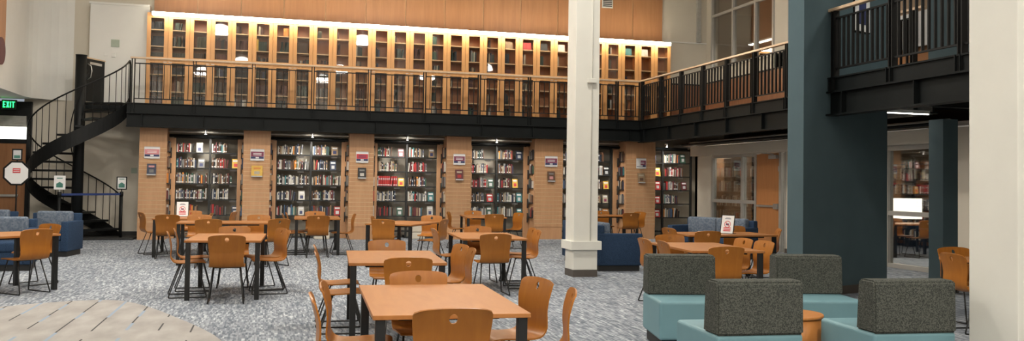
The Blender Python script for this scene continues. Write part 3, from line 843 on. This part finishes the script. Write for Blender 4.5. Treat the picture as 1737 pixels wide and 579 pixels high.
for i, (x,) in enumerate(PC):
    t = thing('displayed_book', '%s book cover propped on the %s slatwall pillar under the poster' % (DC[i], ORD[i]), 'book', (x + .0, 23.79, 1.585), 0, 'books displayed on the slatwall pillars')
    wd = .21 if i != 1 else .27
    Mx = Matrix.Rotation(rad(-7), 4, 'X')
    m = MB(); m.box(-wd/2, wd/2, -.055, -.030, .01, .28, M=Mx)
    m.box(-wd*.32, wd*.32, -.0565, -.055, .19, .235, mat=1, M=Mx); m.box(-wd*.25, wd*.25, -.0565, -.055, .06, .14, mat=2, M=Mx)
    m.build('cover', [BK[DC[i]], BK[['pink','orange','grey','cream','grey','cream'][i]], BK[['grey','cream','white','red','pink','brown'][i]]], t)
    MB().box(-wd/2, wd/2, -.075, .0, 0, .006).box(-wd/2, wd/2, -.077, -.072, 0, .03).build('book_rest', MT['acrylic'], t)

# ------------------------------------------------------------------ tables and chairs
def make_table(name='table'):
    t = thing('library_table', '', 'table', (0,0,0), 0, 'rectangular maple library tables')
    MB().box(-.46, .46, -.775, .775, .717, .745, .004).build('tabletop', MT['table'], t)
    m = MB()
    m.box(-.30, -.27, -.62, .62, .690, .716).box(.27, .30, -.62, .62, .690, .716).box(-.30, .30, -.62, -.59, .690, .716).box(-.30, .30, .59, .62, .690, .716)
    m.build('apron', MT['sled'], t)
    for sx in (-1, 1):
        for sy in (-1, 1):
            MB().box(sx*.415-.029, sx*.415+.029, sy*.73-.029, sy*.73+.029, 0, .717, .004).build('leg', MT['sled'], t)
    remember(t)
    return t
table0 = make_table()

def catmull(P, n):
    out = []
    for i in range(len(P) - 1):
        p0, p1, p2, p3 = P[max(0, i-1)], P[i], P[i+1], P[min(len(P)-1, i+2)]
        for k in range(n):
            t = k / n
            out.append(tuple(.5*((2*b) + (c-a)*t + (2*a-5*b+4*c-d)*t*t + (3*b-a-3*c+d)*t**3) for a, b, c, d in zip(p0, p1, p2, p3)))
    out.append(P[-1])
    return out
def make_chair():
    t = thing('sled_chair', '', 'chair', (0,0,0), 0, 'amber plywood chairs at the library tables')
    # (y, z, half width) along the bent shell, from the seat's front lip to the top of the back
    prof = [(.215,.432,.190),(.195,.446,.200),(.12,.452,.212),(.0,.443,.214),(-.10,.440,.208),(-.165,.452,.203),(-.198,.492,.200),(-.207,.55,.198),(-.207,.62,.202),(-.219,.70,.212),(-.240,.78,.218),(-.258,.838,.216)]
    st = catmull(prof, 3)
    nr, nc = len(st), 14
    b = bmesh.new(); g = []
    for i, (y, z, hw) in enumerate(st):
        row = []
        back = min(1, max(0, (z - .5) / .2)); top = max(0, (z - .80) / .04)
        for j in range(nc + 1):
            v = -1 + 2*j/nc
            x = hw * v * (1 - .03*top*abs(v)**6)
            zz = z - .015*top*v*v - .008*top*abs(v)**10
            yy = y + .016*back*v*v
            if back == 0: zz += .006*v*v
            row.append(b.verts.new((x, yy, zz)))
        g.append(row)
    hi = max(range(nr), key=lambda i: -abs(st[i][1] - .772))
    r0_, r1_, c0_, c1_ = hi - 2, hi + 2, nc//2 - 2, nc//2 + 2
    for i in range(nr - 1):
        for j in range(nc):
            if r0_ <= i < r1_ and c0_ <= j < c1_: continue
            f = b.faces.new((g[i][j], g[i][j+1], g[i+1][j+1], g[i+1][j])); f.smooth = True
    ring = [g[r0_][j] for j in range(c0_, c1_)] + [g[i][c1_] for i in range(r0_, r1_)] + [g[r1_][j] for j in range(c1_, c0_, -1)] + [g[i][c0_] for i in range(r1_, r0_, -1)]
    ctr = g[hi][nc//2].co.copy(); hole = []
    for v in ring:
        dx, dz = v.co.x - ctr.x, v.co.z - ctr.z
        a = math.atan2(dz / (st[r1_][1]-ctr.z), dx / abs(g[hi][c1_].co.x))
        hx, hz_ = .024*math.cos(a), .027*math.sin(a)
        tt = hz_ / (st[r1_][1] - ctr.z)
        hole.append(b.verts.new((hx, ctr.y + (v.co.y - ctr.y)*abs(hz_)/max(1e-4, abs(dz)) if abs(dz) > 1e-4 else ctr.y, ctr.z + hz_)))
    for k in range(len(ring)):
        k2 = (k+1) % len(ring)
        f = b.faces.new((ring[k], ring[k2], hole[k2], hole[k])); f.smooth = True
    bmesh.ops.recalc_face_normals(b, faces=b.faces)
    bmesh.ops.solidify(b, geom=list(b.faces), thickness=.011)
    b.normal_update()
    for e in b.edges:
        if len(e.link_faces) == 2 and e.calc_face_angle(0) > .9: e.smooth = False
    for f in b.faces: f.smooth = True
    m = MB(); m.bm.free(); m.bm = b
    m.build('shell', MT['chair'], t)
    for s in (-1, 1):
        p = [(s*.150,.10,.432),(s*.156,.115,.427),(s*.205,.225,.022),(s*.207,.222,.010),(s*.207,.20,.0075),(s*.207,-.20,.0075),(s*.207,-.222,.010),(s*.205,-.226,.022),(s*.156,-.085,.424),(s*.150,-.07,.428)]
        MB().tube(p, .0084, 6).build('sled_leg', MT['sled'], t)
    MB().tube([(-.152,.10,.430),(.152,.10,.430)], .0072, 6).tube([(-.152,-.07,.426),(.152,-.07,.426)], .0072, 6).tube([(-.07,.10,.430),(-.07,-.07,.426)], .006, 6).tube([(.07,.10,.430),(.07,-.07,.426)], .006, 6).build('seat_bracket', MT['sled'], t)
    remember(t)
    return t
chair0 = make_chair()
used = []
def table(x, y, rz, label):
    if not 't' in used:
        used.append('t'); table0.location = (x, y, 0); table0.rotation_euler = (0,0,rad(rz)); table0['label'] = label; return table0
    return dup(table0, (x, y, 0), rz, label)
def chair(x, y, rz, label):
    """(x, y) is the middle of the back's top edge; rz = 0 faces away from the entrance, along +Y"""
    px, py = x + .255*(-math.sin(rad(rz))), y + .255*math.cos(rad(rz))
    if not 'c' in used:
        used.append('c'); chair0.location = (px, py, 0); chair0.rotation_euler = (0,0,rad(rz)); chair0['label'] = label; return chair0
    return dup(chair0, (px, py, 0), rz, label)

TABLES = [
 (1.095, 5.92, -2.7, 'large maple table nearest the entrance, bare top fully in view'),
 (1.27, 9.28, -4.0, 'maple table directly behind the nearest bare table, at the middle of the room'),
 (3.12, 12.93, -3.5, 'maple table in front of the white column, with a chair back hiding its middle'),
 (-.47, 12.62, -2.3, 'maple table beside the beige carpet curve, two chairs pushed in on either side'),
 (-.72, 17.15, 90, 'maple table placed crosswise behind the one beside the beige carpet'),
 (-1.62, 19.2, 0, 'maple table in front of the first two pillars, carrying a white sign'),
 (1.05, 19.5, -2, 'maple table standing squarely in front of the second alcove of black shelving'),
 (2.54, 17.06, -31, 'maple table turned at an angle in front of the third alcove'),
 (4.90, 20.65, -6, 'maple table in front of the fourth alcove with its yellow cover-out books'),
 (8.35, 21.75, 90, 'maple table behind the navy sofa, partly hidden by the white column'),
 (5.40, 10.52, -5, 'maple table right behind the grey backed lounge chairs'),
 (7.20, 13.45, 89, 'maple table with a white sign near the oak glazed door'),
 (-3.50, 13.05, -44, 'maple table beside the blue armchairs, cut by the picture edge'),
 (8.20, 8.27, 90, 'maple table beside the large white square column'),
]
for a in TABLES: table(*a)
CH = [
 (.98, 4.75, 0, 'amber plywood chair at the entrance end of the nearest table, its back to the viewer'),
 (1.12, 6.79, 180, 'amber plywood chair at the far end of the nearest table, facing the viewer'),
 (.27, 5.50, -91, 'amber plywood chair seen edge-on at the stair side of the nearest table, nearer of two'),
 (.37, 6.10, -97, 'amber plywood chair at the stair side of the nearest table, farther of two'),
 (1.90, 6.22, 103, 'amber plywood chair with its front lit, at the column side of the nearest table'),
 (1.92, 5.52, 76, 'amber plywood chair seen edge-on at the column side of the nearest table'),
 (1.24, 8.04, 0, 'dark backed plywood chair wedged between the nearest table and the one behind it'),
 (1.36, 10.5, 180, 'plywood chair with a bright hole, far end of the second nearest table'),
 (.47, 8.87, -94, 'plywood chair at the stair side of the second nearest table, nearer of two'),
 (.50, 9.68, -92, 'plywood chair at the stair side of the second nearest table, tall edge showing'),
 (2.09, 9.74, 100, 'plywood chair with lit front at the column side of the second nearest table'),
 (2.08, 9.15, 86, 'plywood chair edge-on beside the second nearest table, in front of the lit one'),
 (2.98, 11.75, 0, 'plywood chair back facing the viewer at the table before the white column'),
 (3.20, 13.82, 180, 'plywood chair facing the viewer across the table before the white column'),
 (3.86, 12.70, 85, 'plywood chair nearest the white column, curved profile showing'),
 (3.97, 13.34, 88, 'plywood chair just behind the curved profile one by the white column'),
 (2.38, 13.15, -88, 'plywood chair edge-on at the stair side of the table before the white column'),
 (-.44, 11.45, 0, 'plywood chair back facing the viewer at the table by the beige carpet curve'),
 (-.42, 13.65, 180, 'plywood chair with dark hole facing the viewer at the table by the beige carpet'),
 (-1.20, 12.32, -84, 'outermost plywood chair tucked in on the stair side by the beige carpet curve'),
 (-1.18, 13.0, -84, 'plywood chair just behind the outermost one by the beige carpet curve'),
 (.24, 13.17, 108, 'plywood chair with lit front, alcove side of the table by the beige carpet'),
 (.31, 12.6, 96, 'plywood chair edge-on beside the lit front chair by the beige carpet'),
 (-.92, 16.05, 0, 'plywood chair back at the near side of the crosswise table, stair end'),
 (.25, 16.33, 30, 'plywood chair turned aside at the corner of the crosswise table'),
 (-1.20, 18.1, 180, 'plywood chair facing the viewer behind the stair end of the crosswise table'),
 (-.12, 18.15, 180, 'plywood chair facing the viewer behind the other end of the crosswise table'),
 (-1.76, 18.0, 2, 'plywood chair back in front of the white sign table'),
 (-2.38, 19.2, -68, 'plywood chair next to the first slatwall pillar, its face lit'),
 (-1.52, 20.4, 180, 'plywood chair behind the white sign table, facing the viewer'),
 (-1.02, 18.9, 84, 'plywood chair edge-on at the alcove side of the white sign table'),
 (-.62, 19.9, 76, 'plywood chair seen edge-on below the second slatwall pillar'),
 (1.00, 18.05, 0, 'plywood chair back at the near end of the table before the second alcove'),
 (1.06, 20.5, 180, 'plywood chair with its top just above the table before the second alcove'),
 (.42, 19.75, -92, 'farther edge-on plywood chair, stair side of the table before the second alcove'),
 (.33, 19.07, -88, 'nearer edge-on plywood chair, stair side of the table before the second alcove'),
 (1.80, 19.05, 92, 'plywood chair edge-on in front of the third slatwall pillar'),
 (2.04, 16.35, -22, 'plywood chair back at the near end of the angled table'),
 (1.99, 17.7, -105, 'plywood chair at the stair side of the angled table before the third pillar'),
 (3.20, 16.45, 58, 'dark backed plywood chair on the column side of the angled table'),
 (3.30, 18.4, 158, 'plywood chair at the far end of the angled table'),
 (4.88, 19.4, 0, 'dark plywood chair back at the table before the fourth alcove'),
 (4.90, 21.7, 180, 'plywood chair facing the viewer behind the table before the fourth alcove'),
 (5.75, 20.5, 106, 'plywood chair with lit front at the column side of the fourth alcove table'),
 (4.12, 20.9, -112, 'plywood chair at the stair side of the fourth alcove table'),
 (8.72, 20.85, 0, 'plywood chair back showing above the navy sofa'),
 (9.38, 21.82, 112, 'plywood chair with glossy front beside the sixth slatwall pillar'),
 (8.55, 22.5, 180, 'plywood chair showing just past the white column behind the navy sofa'),
 (5.02, 9.22, -3, 'plywood chair back standing between the two far grey lounge chairs'),
 (4.68, 10.80, -92, 'plywood chair with dark hole by the navy sofa, farther of two'),
 (4.70, 10.28, -96, 'plywood chair with dark hole by the navy sofa, nearer of two'),
 (5.42, 11.6, 180, 'plywood chair facing the viewer across the table behind the lounge chairs'),
 (6.11, 10.75, 92, 'plywood chair with round hole, door side of the lounge table, farther of two'),
 (6.10, 10.22, 92, 'plywood chair with round hole, door side of the lounge table, nearer of two'),
 (6.50, 12.52, 0, 'dark plywood chair back between the lounge table and the white sign table'),
 (7.85, 14.22, 178, 'pale plywood chair behind the white sign near the glazed front'),
 (6.26, 13.45, -84, 'pale plywood chair edge-on below the sixth slatwall pillar'),
 (8.16, 13.24, 68, 'dark plywood chair beside the oak glazed door'),
 (-2.80, 12.80, 46, 'plywood chair turned from the viewer at the table by the blue armchairs'),
 (-2.95, 14.25, 140, 'plywood chair facing the viewer at the table by the blue armchairs'),
 (7.06, 8.12, -97, 'plywood chair back beside the large white column'),
 (7.85, 9.0, 178, 'plywood chair with bright hole behind the table by the large white column'),
]
for a in CH: chair(*a)
# study room furniture behind the glass
table(14.2, 17.6, 90, 'table inside the glazed study room, in front of the added glowing panel')
for a in ((13.2, 17.0, 20, 'plywood chair inside the glazed study room, next to the aluminium post'), (14.1, 16.9, 4, 'plywood chair inside the study room with its back to the glass'), (14.3, 18.3, 180, 'plywood chair inside the study room beyond the table')): chair(*a)
t = thing('glowing_panel', 'glowing white panel added for a bright patch behind the study room glass', 'display', (14.25, 18.75, .80), 0)  # glowing panel made up for a bright patch of unknown cause
MB().box(-1.2, 1.2, -.02, .02, .0, .50, .005).build('panel', MT['patch_glow'], t)
MB().box(-1.22, 1.22, -.01, .03, -.03, 0).box(-1.1, -1.05, -.02, .02, -.80, -.03).box(1.05, 1.1, -.02, .02, -.80, -.03).build('stand', MT['black'], t)

for x, lab in ((1.42, 'cream block added for a bright patch low in the second alcove'), (3.92, 'cream block added for a bright patch low in the third alcove')):
    t = thing('bright_patch_block', lab, 'block', (x, 24.12, 0))  # stepped block made up for a bright patch under the shelves
    MB().box(-.20, .20, -.16, .16, .0, .18, .02).build('lower_block', MT['wall'], t)
    MB().box(-.20, .20, .02, .16, .18, .36, .02).build('upper_block', MT['wall'], t)
    MB().box(-.19, .19, -.15, .0, .18, .186, .002).box(-.19, .19, .03, .15, .36, .366, .002).build('top_strip', MT['base'], t)
# ------------------------------------------------------------------ lounge seating
def cushion(x0, x1, y0, y1, z0, z1, r=.03, seg=4):
    return MB().box(x0, x1, y0, y1, z0, z1, r, seg=seg)
def smooth(o):
    for p in o.data.polygons: p.use_smooth = True
    return o
def make_lounge():
    t = thing('lounge_chair', '', 'chair', (0,0,0), 0, 'armless grey and teal lounge chairs')
    MB().box(-.30, .30, -.33, .34, 0, .10).build('plinth', MT['blackbase'], t)
    MB().box(-.335, .335, -.375, .395, .10, .455, .028, seg=4).build('seat', MT['teal'], t)
    m = MB(); m.prism([(-.385,.45),(-.13,.45),(-.16,.82),(-.19,.835),(-.355,.835),(-.375,.82)], -.333, .333, axis='x')
    b = m.bm; bmesh.ops.bevel(b, geom=[e for e in b.edges], offset=.014, segments=3, affect='EDGES')
    m.build('backrest', MT['grey_weave'], t)
    remember(t); return t
l0 = make_lounge()
LC = [(3.88, 7.93, 168, 'armless lounge chair facing the viewer, grey back and teal seat, by the navy sofa'),
      (5.20, 7.80, 167, 'armless lounge chair facing the viewer, in front of the slate blue wall'),
      (3.45, 6.17, -4, 'armless lounge chair with its grey back to the viewer, beside the drum table'),
      (4.66, 6.05, -5, 'armless lounge chair with its grey back to the viewer, next to the large column')]
for i, a in enumerate(LC):
    if i == 0:
        l0.location = (a[0], a[1], 0); l0.rotation_euler = (0,0,rad(a[2])); l0['label'] = a[3]
    else: dup(l0, (a[0], a[1], 0), a[2], a[3])
t = thing('drum_table', 'round wooden drum table among the grey and teal lounge chairs', 'table', (4.24, 6.78, 0))
MB().cyl((0,0), .29, .03, .43, 40).cyl((0,0), .26, 0, .03, 40).build('drum', MT['drum'], t)
MB().lathe([(.30,.43),(.305,.436),(.305,.449),(.30,.455)], 48).build('tabletop', MT['drum'], t)

def sofa(name, label, w_, loc, rz, group=None, seats=1, backmat='mottled', hback=.84):
    t = thing(name, label, 'armchair' if seats == 1 else 'sofa', loc, rz, group)
    hw = w_/2
    MB().box(-hw+.03, hw-.03, -.37, .38, 0, .10).build('plinth', MT['blackbase'], t)
    MB().box(-hw+.13, hw-.13, -.30, .41, .10, .30, .012).build('seat_frame', MT['navy'], t)
    for s in range(seats):
        a = -hw+.135 + s*(w_-.27)/seats
        smooth(MB().box(a+.003, a+(w_-.27)/seats-.003, -.24, .43, .30, .46, .035, seg=4).build('seat_cushion', MT['navy'], t))
        smooth(MB().box(a+.004, a+(w_-.27)/seats-.004, -.30, -.12, .44, hback, .04, seg=4).build('back_cushion', MT[backmat], t))
    smooth(MB().box(-hw+.02, hw-.02, -.42, -.27, .10, hback-.04, .018, seg=3).build('back', MT['navy'], t))
    for s in (-1, 1):
        smooth(MB().box(min(s*hw, s*(hw-.135)), max(s*hw, s*(hw-.135)), -.42, .42, .10, .66, .018, seg=3).build('arm', MT['navy'], t))
    return t
sofa('armchair', 'blue armchair with mottled back in front of the spiral stair', .92, (-3.98, 19.2, 0), 172, 'blue armchairs by the stair')
sofa('armchair', 'blue armchair partly in view beyond the octagonal sign post', .92, (-5.25, 19.9, 0), 180, 'blue armchairs by the stair')
sofa('armchair', 'blue armchair nearer the plywood table, mottled back cut by the picture edge', .92, (-4.08, 16.35, 0), 186, 'blue armchairs by the stair')
sofa('sofa', 'long navy sofa seen from its arm end behind the white column', 2.35, (6.08, 16.05, 0), -93.5, None, 2)
sofa('sofa', 'blue sofa with mottled back facing away from the glazed front', 1.75, (9.3, 17.75, 0), 118, None, 2)

# ------------------------------------------------------------------ signs, stanchions
def table_sign(loc, rz, label, w_=.22, h=.30, tilt=12):
    t = thing('sign_holder', label, 'sign', loc, rz, 'mask signs on the tables')
    Mx = Matrix.Rotation(rad(-tilt), 4, 'X')
    MB().box(-w_/2, w_/2, -.004, .004, 0, h, M=Mx).build('sheet', MT['paper'], t)
    m = MB(); m.box(-w_/2-.012, -w_/2, -.006, .006, 0, h+.01, M=Mx).box(w_/2, w_/2+.012, -.006, .006, 0, h+.01, M=Mx).box(-w_/2, w_/2, -.006, .006, h, h+.01, M=Mx)
    m.box(-w_/2-.012, w_/2+.012, -.05, .09, 0, .006); m.build('holder', MT['black'], t)
    m = MB()
    ring = [(.052*math.cos(q*PI/12), -.006, h*.52 + .052*math.sin(q*PI/12)) for q in range(24)]
    m.tube(ring, .005, 5, closed=True, M=Mx); m.tube([(-.036,-.006,h*.52+.036),(.036,-.006,h*.52-.036)], .005, 5, M=Mx)
    for q in range(3): m.box(-w_*.30, w_*.30, -.0055, -.004, h*.13+q*.025, h*.13+.016+q*.025, M=Mx)
    m.build('red_print', MT['red_print'], t)
    MB().box(-.025, .025, -.0055, -.004, h*.46, h*.56, M=Mx).build('pictogram', MT['navy_print'], t)
    MB().box(-w_*.25, w_*.25, -.0055, -.004, h*.80, h*.83, M=Mx).box(-w_*.18, w_*.18, -.0055, -.004, h*.86, h*.88, M=Mx).build('heading', MT['navy_print'], t)
    return t
table_sign((-1.62, 19.45, .745), 4, 'white mask sign with red ring on the table before the first two pillars')
table_sign((7.28, 13.4, .745), -58, 'white mask sign with red ring on the table near the oak glazed door')
table_sign((-3.62, 13.2, .745), 50, 'white mask sign on the table beside the blue armchairs, mostly out of frame')

t = thing('octagonal_sign', 'white octagonal stop-shaped sign with black border on a floor stand', 'sign', (-5.18, 21.6, 0))
def octo(r): return [(r*math.cos(PI/8 + q*PI/4), 1.575 + r*math.sin(PI/8 + q*PI/4)) for q in range(8)]
MB().prism(octo(.285), -.02, .0, axis='y').build('border', MT['black'], t)
MB().prism(octo(.245), -.024, -.019, axis='y').build('face', MT['paper'], t)
m = MB(); m.box(-.075, .075, -.026, -.0235, 1.58, 1.68)
for q in range(2): m.box(-.06, .06, -.0275, -.0255, 1.605+q*.035, 1.62+q*.035, mat=1)
m.build('red_print', [MT['red_print'], MT['paper']], t)
MB().cyl((0,.012), .016, .02, 1.9, 12).lathe([(.18,0),(.18,.015),(.03,.03)], 24).build('stand', MT['black'], t)
m = MB(); m.box(-.10, .10, -.015, .0, 1.85, 2.10); m.box(-.075, .075, -.018, -.014, 1.88, 2.07, mat=1); m.box(-.06, .06, -.0195, -.0175, 1.90, 1.96, mat=2)
m.build('framed_notice', [MT['black'], MT['acrylic'], MT['green_print']], t)

P1, P2 = (-4.52, 22.55), (-3.42, 24.0)
for i, (x, y) in enumerate((P1, P2)):
    t = thing('belt_stanchion', ['black belt stanchion in front of the stair pole, white notice on top', 'black belt stanchion beside the first slatwall pillar, framed notice on top'][i], 'stanchion', (x, y, 0), 0, 'stanchions closing the stair')
    MB().lathe([(.17,0),(.17,.012),(.15,.03),(.04,.045)], 28).build('base', MT['black'], t)
    MB().cyl((0,0), .033, .03, 1.06, 16).cyl((0,0), .043, 1.06, 1.17, 16).build('post', MT['black'], t)
    m = MB(); m.box(-.12, .12, -.012, .006, 1.22, 1.54); m.box(-.012, .012, -.004, .012, 1.15, 1.24)
    m.build('notice_frame', MT['black' if i else 'acrylic'], t)
    m = MB(); m.box(-.095 if i else -.118, .095 if i else .118, -.015, -.011, 1.245 if i else 1.224, 1.515 if i else 1.536); m.build('notice', MT['paper'], t)
    m = MB(); m.box(-.07, .07, -.017, -.0145, 1.27, 1.36); m.prism([(-.055,1.36),(.055,1.36),(0,1.40)], -.017, -.0145, axis='y'); m.box(-.06, .06, -.017, -.0145, 1.47, 1.49)
    m.build('green_print', MT['green_print'], t)
dx, dy = P2[0]-P1[0], P2[1]-P1[1]; L_ = math.hypot(dx, dy)
tag(MB().box(.04, L_-.04, -.003, .003, 1.085, 1.135).build('barrier_belt', MT['belt'], loc=(P1[0], P1[1], 0), rz=math.degrees(math.atan2(dy, dx))), 'blue belt stretched across the foot of the spiral stair', 'belt')

tag(MB().box(-.10, .10, -.012, 0, -.095, .095, .004).build('wall_plate', MT['plate'], loc=(-3.77, 24.72, 4.92)), 'sage green wall plate high on the white chase', 'plate')
tag(MB().box(-.07, .07, -.012, 0, -.07, .07, .004).build('wall_plate', MT['plate'], loc=(-3.29, 25.10, 1.70)), 'sage green wall plate low beside the first slatwall pillar', 'plate')
tag(MB().box(-.05, .05, -.03, 0, -.06, .06, .008).build('thermostat', MT['white'], loc=(-3.80, 24.72, 4.62)), 'white thermostat below the sage plate on the chase', 'thermostat')
tag(MB().box(-.05, .05, -.012, 0, -.05, .05, .006).build('switch_plate', MT['white'], loc=(-3.98, 24.72, 4.64)), 'white blank switch plate beside the thermostat', 'switch')
t = thing('wall_plaque', 'tall brown wooden plaque with maroon roundel high on the bulkhead', 'plaque', (-5.70, 21.75, 4.1))
MB().box(0, .05, -.55, .52, .30, 2.2, .01).build('board', MT['panel'], t)
MB().cyl((0,0), .30, 0, .07, 32, M=T(0, .18, .14) @ Matrix.Rotation(PI/2, 4, 'Y')).build('roundel', MT['maroon'], t)

# low shelving along the window side of the balcony
t = thing('low_shelving', 'long low brown shelving under the balcony windows', 'shelving', (12.46, 12.2, 3.33))
MB().box(0, .42, 0, 12.85, .19, 1.20).box(-.9, 0, 12.47, 12.85, .19, 1.20).build('body', MT['brownshelf'], t)
MB().box(-.02, .43, -.01, 12.87, 1.20, 1.24).box(-.9, -.02, 12.45, 12.87, 1.20, 1.24).build('top', MT['black'], t)
MB().box(.03, .42, 0, 12.85, 0, .19).box(-.9, .03, 12.5, 12.85, 0, .19).build('kick', MT['maple'], t)

# ------------------------------------------------------------------ luminaires
t = thing('strip_light', 'long bright strip light along the top of the glazed bookcases', 'light', (0, 24.47, 5.70))
MB().box(-2.88, 11.42, -.045, .045, -.045, .045, .012).build('tube', MT['strip'], t)
m = MB().box(-2.90, 11.44, .045, .15, -.02, .06); m.build('housing', MT['white'], t)

def light(name, kind, loc, energy, color, parent=None, **kw):
    d = bpy.data.lights.new(name, kind); d.energy = energy; d.color = color
    for k, v in kw.items(): setattr(d, k, v)
    o = bpy.data.objects.new(name, d); COL.objects.link(o); o.location = loc
    if parent is not None: o.parent = parent
    return o
WARM = (1.0, .93, .83)
PEND = [(-1.9, 11.2, 7.4, 'over the tables by the beige carpet'), (3.75, 11.2, 7.3, 'over the tables before the white column'), (9.8, 7.6, 6.9, 'over the lower landing'), (-1.3, 2.2, 7.3, 'over the entrance carpet'), (3.6, 1.0, 7.3, 'over the entrance on the column side'), (-2.0, 17.5, 7.4, 'near the spiral stair'), (3.6, 17.8, 7.4, 'before the balcony bookcases'), (8.6, 17.6, 7.4, 'near the tall balcony windows'), (-4.7, 14.6, 6.9, 'beside the white bulkhead, added to brighten it'), (8.5, -.5, 7.3, 'over the entrance beyond the large column, added for fill'), (-3.5, -3.0, 7.3, 'far back over the entrance doors, added for fill'), (3.0, -4.0, 7.3, 'last in the row over the entrance doors, added for fill')]  # the bulkhead pendant and those behind the viewer are added fill lamps
PE = [150, 130, 30, 170, 150, 130, 110, 110, 80, 110, 150, 150]
for i, (x, y, z, wh) in enumerate(PEND):
    t = thing('pendant_lamp', 'opal dome pendant lamp hanging %s' % wh, 'lamp', (x, y, z), 0, 'dome pendants')
    prof = [(.45*math.cos(a), .36*math.sin(a)) for a in [q*PI/2/10 for q in range(10)]] + [(.04, .36)]
    inn = [(.43*math.cos(a), .34*math.sin(a)) for a in [q*PI/2/10 for q in range(9, -1, -1)]]
    b = MB(); n_ = 32
    bmx = bmesh.new()
    rings = [[bmx.verts.new((r*math.cos(2*PI*k/n_), r*math.sin(2*PI*k/n_), zz)) for k in range(n_)] for r, zz in prof + inn]
    for a_, c_ in zip(rings, rings[1:]):
        for k in range(n_):
            f = bmx.faces.new((a_[k], a_[(k+1)%n_], c_[(k+1)%n_], c_[k])); f.smooth = True
    for k in range(n_): bmx.faces.new((rings[-1][k], rings[-1][(k+1)%n_], rings[0][(k+1)%n_], rings[0][k]))
    b.absorb(bmx); b.build('shade', MT['pend'], t)
    MB().cyl((0,0), .012, .35, 9.6 - z, 8).cyl((0,0), .06, 9.6 - z - .05, 9.6 - z, 16).build('stem', MT['chrome'], t)
    light('lamp', 'AREA', (0, 0, -.02), PE[i], WARM, t, shape='DISK', size=.8)

# spot lamps on the conduit over the shelves
for i, x in enumerate([-1.5, 1.14, 3.62, 6.08, 8.8, 11.15]):
    t = thing('spot_lamp', 'small spot lamp clamped to the conduit over the %s alcove' % ORD[i], 'lamp', (x, 24.08, 2.74), 0, 'spot lamps over the alcoves')
    MB().tube([(0, .06, .0), (0, 0, .0), (0, -.02, -.03)], .016, 8).cyl((0, .07), .04, -.04, .04, 12).build('clamp', MT['chrome'], t)
    MB().cyl((0,0), .03, -.10, -.02, 16, r2=.022).build('head', MT['chrome'], t)
    MB().cyl((0,0), .026, -.104, -.100, 16).build('lens', MT['spotglow'], t)
    o = light('spot', 'SPOT', (0, -.25, -.06), 62, WARM, t, spot_size=rad(135), spot_blend=.8, shadow_soft_size=.12)
    o.rotation_euler = (rad(24), 0, 0)
# linear fixtures: under the landing and inside the rooms behind glass
def linear(name, label, x0, x1, y0, y1, z, e, sx, sy):
    t = thing(name, label, 'light', ((x0+x1)/2, (y0+y1)/2, z))
    hx, hy = (x1-x0)/2, (y1-y0)/2
    MB().box(-hx, hx, -hy, hy, 0, .05).build('housing', MT['white'], t)
    MB().box(-hx+.01, hx-.01, -hy+.01, hy-.01, -.012, 0).build('diffuser', MT['led'], t)
    light('lamp', 'AREA', (0, 0, -.03), e, WARM, t, shape='RECTANGLE', size=sx, size_y=sy)
linear('linear_light', 'slim linear light under the lower landing near the blue post', 9.0, 10.0, 11.95, 12.0, 2.70, 4, .95, .05)
linear('linear_light', 'slim linear light under the study room ceiling near the glazing', 13.6, 13.75, 14, 20, 2.60, 140, .14, 5.8)
linear('linear_light', 'slim linear light above the study bookcase by the door', 11.95, 12.1, 20.6, 23.0, 2.60, 14, .14, 2.2)
linear('linear_light', 'linear light added behind the balcony windows for a reflected fixture', 14.2, 14.32, 22.4, 24.9, 5.9, 45, .12, 2.4)  # this lamp and the next stand in for fixtures mirrored in the windows
linear('linear_light', 'second linear light added deeper behind the balcony windows for a reflected fixture', 15.3, 15.42, 19.5, 22.0, 5.9, 40, .12, 2.4)
tag(MB().box(0, 1.8, 0, .4, 0, 1.9).build('orange_backdrop_box', MT['door_orange'], loc=(14.6, 25.2, 3.34)), 'orange wooden box added behind the balcony windows for an orange reflection', 'cabinet')  # box put in for orange reflections in the window glass

# faint bluish ambient fill, with no source in the room
W = bpy.data.worlds.new('world'); sc.world = W; W.use_nodes = True
bg = W.node_tree.nodes['Background']; bg.inputs[0].default_value = (.80, .88, 1.0, 1); bg.inputs[1].default_value = .3

# ------------------------------------------------------------------ camera
cam = bpy.data.cameras.new('camera'); co = bpy.data.objects.new('camera', cam); COL.objects.link(co)
yaw, pitch, roll = rad(-15.15), .0304, .0152
fw = Vector((math.sin(-yaw)*math.cos(pitch), math.cos(yaw)*math.cos(pitch), math.sin(pitch)))
rt = fw.cross(Vector((0,0,1))).normalized(); up = rt.cross(fw)
r2 = rt*math.cos(roll) + up*math.sin(roll); u2 = -rt*math.sin(roll) + up*math.cos(roll)
m4 = Matrix((( r2.x, u2.x, -fw.x, 0), (r2.y, u2.y, -fw.y, 0), (r2.z, u2.z, -fw.z, 1.5), (0,0,0,1)))
co.matrix_world = m4
cam.sensor_width = 36.0; cam.lens = 1537/1737*36; cam.shift_y = -23.5/1737; cam.clip_end = 200; cam.clip_start = .05
sc.camera = co
sc.view_settings.view_transform = 'Standard'; sc.view_settings.look = 'None'
sc.view_settings.gamma = 1; sc.view_settings.use_curve_mapping = False
sc.view_settings.exposure = 0.42
